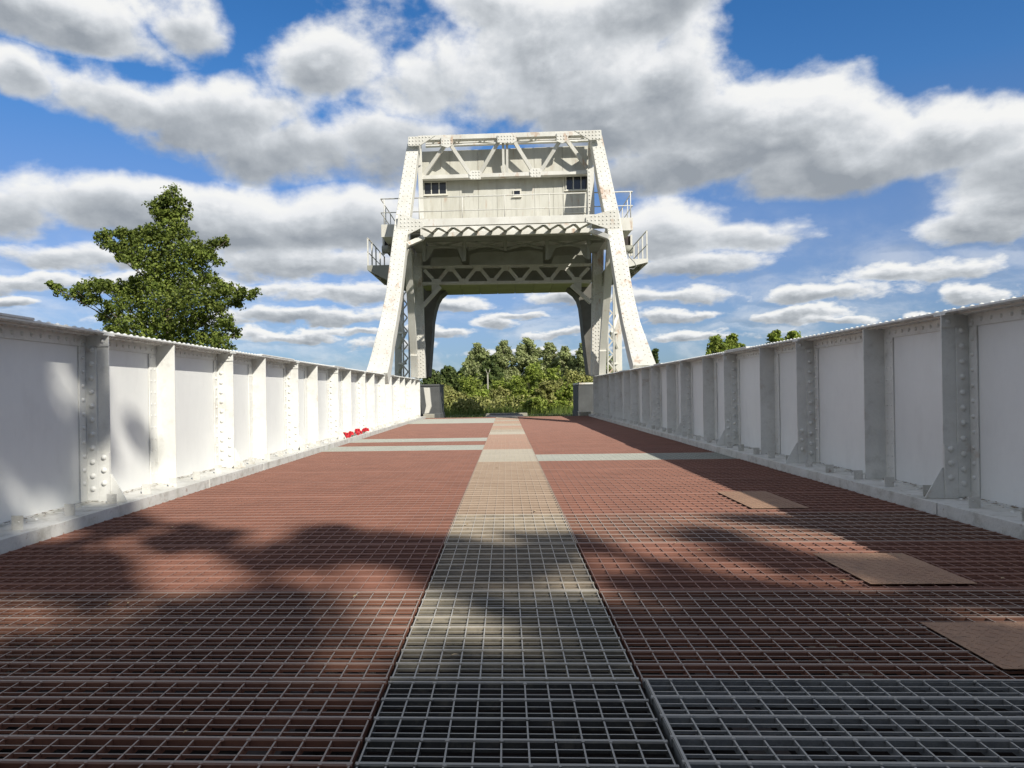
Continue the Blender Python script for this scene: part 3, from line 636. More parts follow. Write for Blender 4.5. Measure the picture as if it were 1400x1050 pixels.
bar((687.5, 186), (688.5, 241), YT-.05, YB-.05, .09, .14, 'post'); bar((693, 186), (693.5, 241), YT-.05, YB-.05, .09, .14, 'post')
# bracing in the top plane, back to a rear chord
bar((582, 199), (812, 191), 31.0, 31.0, .13, .2, 'rear_chord')
for a, b in (((600, 189), (690, 196)), ((690, 187), (600, 198)), ((700, 186), (790, 192.5)), ((780, 184), (704, 195))): bar(a, b, YT+.1, 31.0, .11, .09, 'lateral_brace')
lat = [(590+i*17.5, 590+(i+1)*17.5) for i in range(12)]
for i, (xa, xb) in enumerate(lat):
    ya = 189.5-(xa-590)*.031; yb = 189.5-(xb-590)*.031
    if i % 2: bar((xa, ya+1), (xb, yb+5.5), YT-.1, 28.8, .06, .03, 'lacing_bar')
    else: bar((xa, ya+5.5), (xb, yb+1), 28.8, YT-.1, .06, .03, 'lacing_bar')
bar((582, 196), (806, 188.5), 28.78, 28.78, .08, .08, 'top_chord')
# side bracing between the front legs and rear posts at the top
for (px, sy) in ((573, 0), (809, -6)):
    bar((px, 196+sy), (px+(4 if px < 690 else -5), 300+sy), 28.5, 28.5, .16, .16, 'post'); 
    bar((px-2, 192+sy), (px+(3 if px < 690 else -4), 240+sy), 27.8, 29.7, .12, .1, 'side_brace')
flat([(803, 232), (812, 228), (813, 300), (804, 302)], 27.3, .03, 'plate', rivets=.14)
# front beam at platform level
bar((566, 305.5), (816, 298.5), 26.3, 26.3, .25, .14, 'front_beam')
flat([(552, 292), (561, 297), (578, 303), (579, 310), (555, 322), (541, 322), (545, 292)], 26.17, .05, 'gusset_plate', rivets=.13)
flat([(832, 288), (845, 286), (849, 313), (832, 313), (801, 303), (801, 296.5)], 26.17, .05, 'gusset_plate', rivets=.13)
bar((556, 335), (578, 325.5), 26.0, 26.9, .16, .14, 'knee_brace'); bar((834, 325), (808, 316), 26.0, 26.9, .16, .14, 'knee_brace')
pl = at(578, 311, 26.3); pr = at(806, 304, 26.3); zb = (pl.z+pr.z)/2-.03; nb = 22
for i in range(nb):
    xa = pl.x+(pr.x-pl.x)*i/nb; xb = pl.x+(pr.x-pl.x)*(i+1)/nb; ya, yb = (26.35, 27.15) if i % 2 == 0 else (27.15, 26.35)
    mb = MB(); mb.beam((xa, ya, zb), (xb, yb, zb), .12, .02, (1, 0, 0)); mb.build('lacing_bar', 'tower_paint', tower)
mb = MB(); mb.box(pl.x-.1, pr.x+.1, 27.16, 27.29, zb-.13, zb+.03); mb.build('rear_beam', 'tower_paint', tower, bevel=.004)
# struts under the platform, back to the columns
for s, (a, b, f) in ((-1, ((557.5, 340), (566, 484), (567, 514))), (1, ((835, 332), (824, 478), (823, 512)))):
    bar(a, b, 28.2, 30.5, .27, .25, 'raking_strut'); bar(b, f, 30.4, 30.9, .27, .28, 'strut_foot')
# columns
for (xa, xb, yb_, yt) in ((569, 575, 517, 330), (817.5, 815.5, 514, 322)):
    p = at(xa, yt, 31.2); q = at(xb, yb_, 31.2); mb = MB(); mb.beam(q, p, .44, .36, (1, 0, 0)); mb.build('column', 'tower_paint', tower, bevel=.006)
    n = int((p-q).length/.15)
    for k in range(n):
        c = q.lerp(p, k/n)
        for dx in (-.16, -.06, .06, .16): trv.rivet((c.x+dx, 31.02, c.z+(.07 if abs(dx) > .1 else 0)), (0, -1, 0), .03, .03, 6)
# rear posts and laced post outside them
for s, (xw, xl) in ((-1, (543.5, 555)), (1, (845.5, 834.5))):
    YR = 34.6
    mb = MB(); p = at(xw, 520, YR); q = at(xw+s*-2, 350, YR); mb.beam((p.x, YR, -.1), (q.x, YR, q.z), .30, .3, (1, 0, 0)); mb.build('rear_post', 'tower_paint', tower, bevel=.006)
    p = at(xl, 520, 33.6); q = at(xl, 360, 33.6)
    mb = MB()
    for dx in (-.13, .13): mb.beam((p.x+dx, 33.6, -.1), (q.x+dx, 33.6, q.z), .05, .2, (1, 0, 0))
    lp = mb.build('laced_post', 'tower_paint', tower)
    z = 0.2; k = 0
    while z < q.z-.3:
        mb = MB(); a, b = (-.12, .12) if k % 2 else (.12, -.12); mb.beam((p.x+a, 33.52, z), (p.x+b, 33.52, z+.3), .06, .02, (1, 0, 0)); mb.build('lacing_bar', 'tower_paint', lp)
        z += .3; k += 1
    # braces between rear post and laced post
    for yy in (455, 497): bar((xw, yy), (xl, yy), YR, 33.8, .09, .08, 'cross_brace')
    bar((xw, 480), (xl, 455), YR, 33.8, .09, .08, 'cross_brace'); bar((xw, 512), (xl, 493), YR, 33.8, .09, .08, 'cross_brace')
    bar((xw+s*-1, 430), (xw+s*-9, 455), YR-.2, 33.9, .12, .08, 'cross_brace')
# main cross girder with pierced web, between the columns
YL = 31.0
def lat_y(x, y): return y-(x-577)*.0135
for y0, y1 in ((363, 366.5), (385.5, 389)): flat([(577, lat_y(577, y0)), (809, lat_y(809, y0)), (809, lat_y(809, y1)), (577, lat_y(577, y1))], YL, .25, 'cross_girder_chord', 'tower_paint')
tops = [616+i*37.7 for i in range(5)]; tops = [615.5, 653.5, 692, 730.5, 769]; bots = [596.5, 634, 672.5, 711, 750, 788.5]
for x in tops: flat([(x-6.5, lat_y(x, 366.4)), (x+6.5, lat_y(x, 366.4)), (x+6, lat_y(x, 370)), (x+3, lat_y(x, 371.5)), (x-3, lat_y(x, 371.5)), (x-6, lat_y(x, 370))], YL+.01, .05, 'gusset_plate', 'tower_paint')
for x in bots: flat([(x-6.5, lat_y(x, 385.6)), (x+6.5, lat_y(x, 385.6)), (x+6.5, lat_y(x, 381.5)), (x-6.5, lat_y(x, 381.5))], YL+.01, .05, 'gusset_plate', 'tower_paint')
allx = sorted(tops+bots)
for i in range(len(allx)-1):
    xa, xb = allx[i], allx[i+1]; ta = xa in tops; tb = xb in tops
    bar((xa+4.5, lat_y(xa, 370 if ta else 382.5)), (xb-4.5, lat_y(xb, 370 if tb else 382.5)), YL+.08, YL+.08, .14, .08, 'diagonal', 'tower_paint')
for x0, x1 in ((578, 592), (807, 793)):
    bar((x0+(2 if x0 < 690 else -2), lat_y(x0, 369)), (x1, lat_y(x1, 382)), YL+.08, YL+.08, .14, .08, 'diagonal', 'tower_paint')
    bar((x0, lat_y(x0, 389)), (x1, lat_y(x1, 388)), YL+.08, YL+.08, .10, .08, 'strut', 'tower_paint')
bar((602, 392), (578, 419), YL+.02, YL+.02, .15, .2, 'knee_brace', 'tower_paint'); bar((781, 390), (808, 414), YL+.02, YL+.02, .15, .2, 'knee_brace', 'tower_paint')
flat([(590, 388), (600, 388), (600, 392), (592, 400), (590, 400)], YL+.03, .03, 'gusset_plate', 'tower_paint'); flat([(785, 386), (795, 386), (795, 397), (792, 397), (784, 389)], YL+.03, .03, 'gusset_plate', 'tower_paint')
# curved rolling segments behind the columns
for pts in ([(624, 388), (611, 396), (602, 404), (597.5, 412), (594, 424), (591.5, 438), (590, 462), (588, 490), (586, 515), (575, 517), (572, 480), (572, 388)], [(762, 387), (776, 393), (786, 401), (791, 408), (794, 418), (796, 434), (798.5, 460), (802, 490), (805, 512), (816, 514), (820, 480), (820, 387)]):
    A = [at(x, y, 33.0) for x, y in pts]; mb = MB(); mb.prism(A, (0, 1.3, 0)); mb.build('rolling_segment', 'shade_track_paint', tower, bevel=.01)
# floor beams and hangers under the cabin
YF = 28.6
def fy(x, y): return y-(x-577)*.012
flat([(566, fy(566, 324)), (822, fy(822, 324)), (822, fy(822, 330)), (566, fy(566, 330))], YF, .2, 'floor_beam', 'shade_under_paint')
flat([(578, fy(578, 336.5)), (640, fy(640, 336.5)), (640, fy(640, 338.5)), (578, fy(578, 338.5))], YF+.02, .06, 'bottom_chord', 'shade_under_paint')
flat([(744, fy(744, 336.5)), (808, fy(808, 336.5)), (808, fy(808, 338.5)), (744, fy(744, 338.5))], YF+.02, .06, 'bottom_chord', 'shade_under_paint')
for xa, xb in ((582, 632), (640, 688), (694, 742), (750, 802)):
    bar((xa, fy(xa, 330)), (xb, fy(xb, 342)), YF+.1, YF+.1, .07, .05, 'cross_brace', 'shade_under_paint'); bar((xa, fy(xa, 342)), (xb, fy(xb, 330)), YF+.12, YF+.12, .07, .05, 'cross_brace', 'shade_under_paint')
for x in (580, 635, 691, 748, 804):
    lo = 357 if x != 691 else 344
    bar((x, fy(x, 329)), (x, fy(x, lo)), YF+.05, YF+.05, .12, .12, 'hanger', 'shade_under_paint')
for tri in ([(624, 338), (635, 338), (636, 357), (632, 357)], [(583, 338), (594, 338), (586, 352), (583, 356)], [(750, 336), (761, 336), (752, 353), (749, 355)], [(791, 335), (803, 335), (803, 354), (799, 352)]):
    flat(tri, YF+.04, .05, 'bracket', 'shade_under_paint')
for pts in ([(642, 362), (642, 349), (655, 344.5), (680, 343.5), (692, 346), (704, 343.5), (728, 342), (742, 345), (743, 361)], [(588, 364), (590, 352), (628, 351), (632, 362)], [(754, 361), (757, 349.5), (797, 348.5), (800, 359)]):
    flat(pts, 30.0, .12, 'stiffening_plate', 'shade_under_paint')
for s, x0, x1 in ((-1, 561, 577), (1, 809, 825)):
    A = at(x0, 324, 29.0); B = at(x1, 324, 29.0)
    mb = MB(); mb.box(A.x, B.x, 28.9, 31.0, A.z-.25, A.z+.1); mb.build('bearing_beam', 'shade_under_paint', tower, bevel=.01)
# smears of rust on legs, as thin scabs of the surface
trv.build('rivet', 'tower_paint', tower, kind='stuff')

# counterweight between the columns, above the road
cw = thing('counterweight', 'big dark counterweight box slung between the tower columns above the road', 'counterweight', at(692, 400, 33))
A = at(577, 389, 31.5); B = at(809, 386, 31.5); zc = (A.z+B.z)/2
mb = MB(); mb.box(A.x, B.x, 31.45, 34.6, zc+.02, 10.0); mb.build('casing', 'shade_under_paint', cw, bevel=.01)
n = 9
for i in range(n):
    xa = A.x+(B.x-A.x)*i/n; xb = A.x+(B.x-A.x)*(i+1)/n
    mb = MB(); mb.box(xa+.008, xb-.008, 31.45, 34.62, zc-.02, zc+.018); mb.build('soffit_panel', 'soffit_bounce_paint', cw)

# cabin
YW = 28.9
cabin = thing('machine_cabin', 'cream sheet metal machine cabin with dark windows high in the tower', 'cabin', at(692, 300, 29))
zl = 7.0; A = at(577.5, 250, YW); B = at(808, 243, YW); ztop = (at(690, 203.5, YW)).z; zm = at(690, 242, YW).z
mb = MB(); mb.box(A.x, B.x, YW+.02, 31.4, zl, ztop-.01); mb.build('body', 'cabin_sheet', cabin)
wins = [((579, 249, 611, 266), 3), ((773, 241, 805, 259.5), 3), ((701.5, 260, 712, 268.5), 1)]
wb = []
for (x0, y0, x1, y1), n in wins:
    a = at(x0, y0, YW-.05); b = at(x1, y1, YW-.05); wb.append((max(a.x, A.x+.05), min(b.x, B.x-.05), b.z, a.z, n))
nP = 9; xs = [A.x+(B.x-A.x)*i/nP for i in range(nP+1)]
for i in range(nP):      # lower cladding sheets, folded so each has a seam
    x0, x1 = xs[i]+.004, xs[i+1]-.004; mb = MB(); w = (x1-x0)/4; off = random.uniform(0, .006)
    for k in range(4):
        a = x0+k*w; d = .0015 if k % 2 else .0
        mb.box(a+.001, a+w-.001, YW-.012-d-off, YW+.018, zl, zm)
    mb.build('wall_sheet', 'cabin_sheet', cabin)
nU = 6
for i in range(nU):
    x0 = A.x+(B.x-A.x)*i/nU+.006; x1 = A.x+(B.x-A.x)*(i+1)/nU-.006; mb = MB(); mb.box(x0, x1, YW-.02-random.uniform(0, .01), YW+.018, zm+.01, ztop+random.uniform(-.01, .01)); mb.build('upper_sheet', 'cabin_sheet', cabin)
mb = MB(); mb.box(A.x-.05, B.x+.05, YW-.16, YW-.045, zm-.07, zm+.06); mb.build('ledge_rail', 'tower_paint', cabin, bevel=.004)
for (x0, x1, z0, z1, n) in wb:
    w = thing('window', '', 'x', ((x0+x1)/2, YW, z0)); del w['label']; del w['category']
    bpy.data.objects.remove(w)
    fr = MB(); t = .03; yy = YW-.075
    fr.box(x0, x1, yy, YW-.03, z0, z0+t); fr.box(x0, x1, yy, YW-.03, z1-t, z1)
    for k in range(n+1):
        xc = x0+(x1-x0)*k/n; xc = min(max(xc, x0+t/2), x1-t/2); fr.box(xc-t/2, xc+t/2, yy+.001, YW-.031, z0+t+.0005, z1-t-.0005)
    f = fr.build('window', 'window_frame', cabin)
    for k in range(n):
        xa = x0+(x1-x0)*k/n+t*.6; xb = x0+(x1-x0)*(k+1)/n-t*.6; p = MB(); p.box(xa, xb, YW-.052, YW-.045, z0+t+.001, z1-t-.001); p.build('pane', 'window_glass', f)
    s_ = MB(); s_.box(x0-.04, x1+.04, YW-.10, YW-.03, z0-.035, z0-.002); s_.build('sill', 'window_frame', f)
# rusty door frame strip near the right window
mb = MB(); xd = at(771, 270, YW).x; mb.box(xd-.02, xd+.01, YW-.05, YW-.02, zl, zm-.08); mb.box(xd+.011, B.x-.05, YW-.045, YW-.025, at(780, 292, YW).z, at(780, 292, YW).z+.03); mb.build('door_frame', 'window_frame', cabin)

# cabin platform with its handrail
plat = thing('cabin_platform', 'white platform with a long handrail across the front of the cabin', 'platform', at(692, 305, 27.2))
YP = 27.38; a = at(521, 303, YP); b = at(865, 297, YP); zp = at(692, 302.5, YP).z
mb = MB(); mb.box(a.x+.05, b.x-.05, YP+.03, 28.85, zp-.05, zp); mb.build('floor_plate', 'tower_paint', plat)
mb = MB(); mb.box(pl.x-.2, pr.x+.2, YP-.03, YP+.025, zp-.42, zp+.02); mb.build('fascia', 'tower_paint', plat)
for x0, x1 in ((a.x, a.x+.75), (b.x-.75, b.x)):
    mb = MB(); mb.box(x0, x1, YP-.02, 31.2, zp-.42, zp-.052); mb.box(x0, x1, YP-.04, YP-.021, zp-.46, zp+.0); mb.build('side_box', 'tower_paint', plat, bevel=.01)
zt = at(692, 267, YP).z; rt = MB(); rt.tube([(a.x, YP, zt), (b.x, YP, zt)], .022, 6); rt.build('top_rail', 'tower_paint', plat)
zmid = at(692, 286, YP).z; rt = MB(); rt.tube([(a.x, YP, zmid), (b.x, YP, zmid)], .018, 6); rt.build('middle_rail', 'tower_paint', plat)
for px in (525, 573, 632, 690, 751, 809, 862):
    x = at(px, 280, YP).x; rt = MB(); rt.tube([(x, YP, zp-.02), (x, YP, zt)], .02, 6); rt.build('rail_post', 'tower_paint', plat)
for x in (a.x, b.x):
    rt = MB(); rt.tube([(x, YP, zt), (x, 31, zt)], .02, 6); rt.tube([(x, YP, zmid), (x, 31, zmid)], .018, 6); rt.build('side_rail', 'tower_paint', plat)
    for yy in (28.5, 29.7, 31.0): rt = MB(); rt.tube([(x, yy, zp-.02), (x, yy, zt)], .02, 6); rt.build('rail_post', 'tower_paint', plat)

# side balconies lower down
for s, (cx, cy) in ((-1, (502, 363)), (1, (886, 353.5))):
    YA = 28.0; p = at(cx, cy, YA); xi = s*3.9+(0.05); z0 = p.z
    bal = thing('side_balcony', ('left' if s < 0 else 'right')+' steel balcony with stair rail on the side of the tower', 'balcony', (p.x, YA, z0), 'balconies on the two sides of the tower')
    mb = MB(); mb.box(min(p.x, xi), max(p.x, xi), YA, 32.0, z0-.05, z0); mb.build('floor_plate', 'shade_under_paint', bal)
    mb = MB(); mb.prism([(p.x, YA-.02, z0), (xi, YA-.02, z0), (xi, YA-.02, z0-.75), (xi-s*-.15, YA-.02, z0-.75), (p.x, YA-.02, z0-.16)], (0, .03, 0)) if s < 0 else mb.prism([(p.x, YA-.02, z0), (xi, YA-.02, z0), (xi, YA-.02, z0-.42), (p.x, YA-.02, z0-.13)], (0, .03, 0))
    mb.build('bracket', 'tower_paint' if s > 0 else 'shade_under_paint', bal)
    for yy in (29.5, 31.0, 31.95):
        mb = MB(); mb.prism([(p.x, yy, z0-.052), (xi, yy, z0-.052), (xi, yy, z0-.55), (p.x, yy, z0-.15)], (0, .03, 0)); mb.build('bracket', 'shade_under_paint', bal)
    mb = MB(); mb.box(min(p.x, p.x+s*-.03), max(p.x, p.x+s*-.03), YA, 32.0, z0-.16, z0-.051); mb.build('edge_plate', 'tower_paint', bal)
    zr = z0+1.02; xo = p.x+s*-.03
    rt = MB(); rt.tube([(xo, YA, zr), (xo, 32, zr)], .022, 6); rt.build('top_rail', 'tower_paint', bal)
    rt = MB(); rt.tube([(xo, YA, z0+.5), (xo, 32, z0+.5)], .018, 6); rt.build('middle_rail', 'tower_paint', bal)
    for yy in (28.02, 28.9, 29.8, 30.8, 31.9): rt = MB(); rt.beam((xo, yy, z0), (xo, yy, zr), .05, .04); rt.build('rail_post', 'tower_paint', bal)
# operating gear hidden under the platform ends
for s, (x0, x1) in ((-1, (524, 536)), (1, (850, 864))):
    g = thing('operating_gear', 'dark winding gear hanging under the '+('left' if s < 0 else 'right')+' end of the cabin platform', 'machinery', at((x0+x1)/2, 340, 29))
    a = at(x0, 322, 29.0); b = at(x1, 352, 29.0)
    mb = MB(); mb.box(a.x, b.x, 29, 30.6, b.z+.3, a.z-.02); mb.build('gearbox', 'dark_steel', g, bevel=.03)
    cxm = (a.x+b.x)/2
    mb = MB(); mb.tube([(cxm-.2, 28.95, b.z+.3), (cxm+.2, 28.95, b.z+.3)], .16, 12); mb.build('drum', 'shade_under_paint', g)
    mb = MB(); mb.box(a.x-.02, a.x+.05, 28.9, 28.98, b.z+.1, a.z); mb.box(b.x-.06, b.x+.01, 28.9, 28.98, b.z+.05, a.z); mb.build('hanger', 'tower_paint', g)
pts = [at(857, 345, 27.7), at(861, 352, 27.7), at(867, 358, 27.7), at(870, 364, 27.7), at(866, 368, 27.7), at(859, 367, 27.7)]
cb = MB(); cb.tube(pts, .018, 6); tag(cb.build('cable', 'cable'), 'loose pale cable looping under the right balcony of the tower', 'cable')

# ------------------------------------------------------------------ poppies on the ledge
def poppy_bunch(px, py, n, spread, label, seed):
    q = random.Random(seed); d = ray(px, py)
    t = (-3.42)/d.x; c = Vector((d.x*t, d.y*t, 1+d.z*t)); c.z = LZ
    T = thing('poppy_spray', label, 'poppies', c, 'red poppies left at the foot of the left parapet')
    for i in range(n):
        x = c.x+q.uniform(-.03, .03); y = c.y+q.uniform(-spread, spread)*2.0; z = LZ+q.uniform(.035, .115)
        nr = Vector((.55+q.uniform(-.3, .3), -.8, q.uniform(0, .6))).normalized(); u = nr.cross(Vector((0, 0, 1))).normalized(); w = nr.cross(u)
        mb = MB(); k = 10; rr = .044; ctr = Vector((x, y, z)); vs = [ctr-nr*.012]
        for j in range(k*2):
            an = math.pi*j/k; r_ = rr*(1.0 if j % 5 else .72); vs.append(ctr+(u*math.cos(an)+w*math.sin(an))*r_+nr*(.012+.008*math.sin(3*an)))
        fs = [(0, j+1, (j+1) % (2*k)+1) for j in range(2*k)]; vs2 = [v-nr*.004 for v in vs]; b = len(vs)
        mb.add(vs+vs2, fs+[tuple(b+m for m in f[::-1]) for f in fs]); f = mb.build('poppy', 'poppy_red', T)
        mb = MB(); mb.rivet(ctr-nr*.008, nr, .017, .012, 7); mb.build('centre', 'poppy_black', f)
        mb = MB(); mb.tube([ctr-nr*.02, (c.x, c.y+q.uniform(-.05, .05), LZ+.012)], .004, 5); mb.build('stem', 'wreath_green', f)
poppy_bunch(470.5, 596, 2, .10, 'tiny spray of red poppies, leftmost of the three at the left parapet', 1)
poppy_bunch(481, 596.5, 9, .30, 'tall bunch of red poppies, middle of the three at the left parapet', 2)
poppy_bunch(497, 593, 7, .28, 'broad bunch of red poppies, rightmost of the three at the left parapet', 3)

# ------------------------------------------------------------------ vegetation
def leaf_cloud(name, centers, radii, counts, size, material, parent=None, kind=None, seed=0, squash=0.8, shell=0.45, flat_=False):
    r = np.random.default_rng(seed); P = []; SZ = []; O = []
    for c, rad, n in zip(centers, radii, counts):
        n = int(n); v = r.normal(size=(n, 3)); v /= np.linalg.norm(v, axis=1)[:, None]; O.append(v.copy())
        rr = rad*(shell+(1-shell)*r.random(n))**0.8; v *= rr[:, None]; v[:, 2] *= squash; P.append(v+np.array(c)); SZ.append(np.full(n, size))
    OUT = np.concatenate(O); P = np.concatenate(P); sz = np.concatenate(SZ)*(0.6+0.8*r.random(len(P))); n = len(P)
    nr = r.normal(size=(n, 3))*0.55+OUT*0.9; nr[:, 2] += 0.35; nr /= np.linalg.norm(nr, axis=1)[:, None]
    a = r.normal(size=(n, 3)); u = np.cross(nr, a); u /= np.linalg.norm(u, axis=1)[:, None]; w = np.cross(nr, u)
    L = sz[:, None]*0.5; B = sz[:, None]*0.32
    V = np.stack([P-u*L, P-w*B+u*L*0.1+nr*L*.15, P+u*L, P+w*B+u*L*0.1+nr*L*.15], 1).reshape(-1, 3)
    m = bpy.data.meshes.new(name); m.vertices.add(4*n); m.vertices.foreach_set('co', V.ravel().astype(np.float32))
    m.loops.add(4*n); m.loops.foreach_set('vertex_index', np.arange(4*n, dtype=np.int32)); m.polygons.add(n)
    m.polygons.foreach_set('loop_start', np.arange(0, 4*n, 4, dtype=np.int32)); m.polygons.foreach_set('loop_total', np.full(n, 4, dtype=np.int32))
    m.update(calc_edges=True); m.validate(); m.materials.append(MATS[material]); return link(name, m, parent, kind)
def limb(mb, p, q, r0, r1, q_rnd, bend=.12, n=6, seg=7):
    p = Vector(p); q = Vector(q); L = (q-p).length; pts = []; rs = []
    o = Vector((q_rnd.uniform(-1, 1), q_rnd.uniform(-1, 1), q_rnd.uniform(-.3, .5)))*L*bend
    for i in range(n+1): f = i/n; pts.append(p.lerp(q, f)+o*math.sin(math.pi*f)); rs.append(r0+(r1-r0)*f)
    mb.tube(pts, rs, seg)

def photo_tree():
    Y = 24.0; q = random.Random(21); base = at(222, 500, Y); base.z = -0.12
    T = thing('maple_tree', 'leafy green broadleaf tree standing beyond the left parapet', 'tree', base)
    # clumps: position across the view (px) and size, with a depth of their own
    cl = [(236,270,15),(222,276,12),(245,285,14),(210,282,9),(240,300,17),(226,298,13),(215,292,10),(232,318,18),(250,318,14),(214,318,15),
          (200,322,13),(186,326,12),(172,322,10),(160,318,8),(148,322,8),(136,325,6),(142,336,8),(158,338,10),(176,340,12),(196,342,16),(218,340,20),(242,342,20),(262,340,14),
          (276,342,11),(290,336,9),(302,332,7),(310,329,4),(284,350,10),(296,358,8),(268,356,15),(250,362,20),(228,364,22),(206,362,18),(186,358,13),(170,352,10),
          (80,398,9),(72,392,6),(92,404,9),(106,400,9),(118,394,10),(132,392,11),(146,392,12),(160,396,14),(176,396,16),(128,410,10),(112,412,8),(194,386,18),(214,388,22),(238,388,24),(262,384,20),(282,378,13),
          (300,392,13),(286,404,18),(264,408,24),(240,412,26),(214,412,24),(190,412,20),(168,416,16),(150,424,12),(142,434,8),(312,398,10),(326,402,9),(338,404,8),(346,400,5),(322,414,8),(318,408,9),
          (300,418,14),(280,430,20),(256,436,24),(230,438,26),(204,438,24),(178,440,20),(156,444,14),(306,440,12),(318,450,8),(296,456,14),(274,462,18),(248,464,24),(222,466,24),(196,464,20),(170,462,14),
          (150,460,9),(300,470,12),(280,480,14),(322,458,5),(312,478,8)]
    cen = []; rad = []; cnt = []; kx = Y/FPX
    axis = at(232, 400, Y)
    for (x, y, r) in cl:
        p = at(x, y, Y); half = abs(p.x-axis.x)
        spread = max(0.3, 2.6*((y-255)/220.0)); dy = q.uniform(-1, 1)*math.sqrt(max(0.05, 1-min(1, (half/3.4)**2)))*spread
        for k in range(2 if r > 9 else 1):
            s = 1+dy/Y; pp = Vector((p.x*s, Y+dy, 1+(p.z-1)*s)); cen.append(tuple(pp)); rr = r*kx*1.0; rad.append(rr); cnt.append(60+1150*rr**2); dy = -dy*q.uniform(.3, 1)
    # small tufts that break the edge
    more = []
    for c, rr in list(zip(cen, rad)):
        for k in range(7):
            an = q.uniform(0, 6.28); el = q.uniform(-.7, 1.3)
            more.append((c[0]+rr*1.15*math.cos(an)*math.cos(el), c[1]+rr*math.sin(an)*math.cos(el), c[2]+rr*.95*math.sin(el)))
    cen += more; rad += [q.uniform(.07, .17) for _ in more]; cnt += [22]*len(more)
    leaf_cloud('crown', cen, rad, cnt, .09, 'maple_leaf', T, seed=3, squash=.85, shell=.25)
    mb = MB(); top = at(236, 285, Y); n = 12; pts = []; rs = []
    for i in range(n+1): f = i/n; pts.append(base.lerp(top, f)+Vector((math.sin(f*5)*.08, math.cos(f*4)*.08, 0))); rs.append(.17*(1-f)+.015)
    mb.tube(pts, rs, 9); mb.build('trunk', 'bark', T)
    for k in range(0, len(cl), 2):
        x, y, r = cl[k]; c = cen[0]; p = at(x, y, Y)
        f = min(.97, max(.15, (p.z-.7-base.z-abs(p.x-axis.x)*.45)/(top.z-base.z))); o = base.lerp(top, f)
        mb = MB(); limb(mb, o, p, max(.012, .06*(1-f)), .008, q, .06, 6, 5); mb.build('limb', 'bark', T)
photo_tree()

def round_tree(name, label, x, y, h, w, leafm, group=None, seed=0, n=16, base_z=-.12, lsize=.35, dens=1.0, conical=0.0, trunk_frac=.22):
    q = random.Random(seed); T = thing(name, label, 'tree', (x, y, base_z), group)
    cen = []; rad = []; cnt = []
    for i in range(n):
        f = (i+.5)/n; zz = h*(trunk_frac+(1-trunk_frac)*f); env = math.sin(math.pi*min(1, .12+f*.86))**.7 if not conical else (1-f)*1.1
        for k in range(5):
            an = q.uniform(0, 6.28); d = w/2*env*q.uniform(.1, .85); r = w*.15*q.uniform(.6, 1.2)*(env*.7+.3)
            cen.append((x+d*math.cos(an), y+d*math.sin(an), base_z+zz-r*.3)); rad.append(r); cnt.append(dens*max(40, 16*(r/lsize)**2*2.6))
    more = []
    for c, rr in list(zip(cen, rad)):
        for k in range(5):
            an = q.uniform(0, 6.28); el = q.uniform(-.4, 1.3); more.append((c[0]+rr*math.cos(an)*math.cos(el), c[1]+rr*math.sin(an)*math.cos(el), c[2]+rr*.95*math.sin(el)))
    cen += more; rad += [q.uniform(.5, 1.3)*lsize for _ in more]; cnt += [12*dens]*len(more)
    leaf_cloud('crown', cen, rad, cnt, lsize, leafm, T, seed=seed, shell=.35)
    mb = MB(); mb.tube([(x, y, base_z), (x+q.uniform(-.1, .1)*w*.2, y, base_z+h*.45), (x, y, base_z+h*.88)], [w*.04, w*.028, .02], 8); mb.build('trunk', 'bark', T)
    for k in range(6):
        an = q.uniform(0, 6.28); f = q.uniform(.25, .7); mb = MB(); limb(mb, (x, y, base_z+h*f), (x+w*.34*math.cos(an), y+w*.34*math.sin(an), base_z+h*(f+.2)), w*.016, .02, q, .1, 5, 5); mb.build('limb', 'bark', T)
    return T
def px_tree(px, ptop, Y, wpx, leafm, label, seed, group=None, name='broadleaf_tree', **kw):
    p = at(px, ptop, Y); round_tree(name, label, p.x, Y, p.z+.12, wpx*1.3*Y/FPX, leafm, group, seed, **kw)
G1 = 'pale grey green trees seen through the tower'
px_tree(654, 470, 92, 36, 'willow_leaf', 'pale round tree, leftmost of the row seen through the tower', 31, G1, lsize=.24, n=20, trunk_frac=.1)
px_tree(688, 467, 95, 34, 'willow_leaf', 'second pale tree from the left in the row seen through the tower', 32, G1, lsize=.24, n=20, trunk_frac=.1)
px_tree(722, 463, 96, 40, 'willow_leaf', 'tallest pale tree in the middle of the row seen through the tower', 33, G1, lsize=.24, n=20, trunk_frac=.1)
px_tree(750, 469, 90, 30, 'willow_leaf', 'tree just right of the tallest one in the row through the tower', 34, G1, lsize=.24, n=20, trunk_frac=.1)
px_tree(774, 475, 88, 32, 'willow_leaf', 'green tree near the right tower column, seen through the tower', 35, G1, lsize=.24, n=20, trunk_frac=.1)
px_tree(797, 470, 86, 30, 'willow_leaf', 'pale tree partly hidden by the right tower column', 36, G1, lsize=.24, n=20, trunk_frac=.1)
px_tree(822, 474, 88, 36, 'willow_leaf', 'pale tree seen between the legs at the right of the tower', 46, G1, lsize=.24, n=20, trunk_frac=.1)
px_tree(672, 488, 84, 26, 'dark_leaf', 'dark green tree in the gap between the two leftmost pale trees', 37, 'dark trees in the distance', lsize=.3)
px_tree(612, 503, 150, 26, 'dark_leaf', 'dark distant tree beside the left tower column', 38, 'dark trees in the distance', lsize=.5)
px_tree(636, 504, 150, 26, 'dark_leaf', 'dark distant tree left of the pale row', 39, 'dark trees in the distance', lsize=.5)
px_tree(590, 507, 140, 26, 'dark_leaf', 'dark distant tree right behind the left tower column', 40, 'dark trees in the distance', lsize=.5)
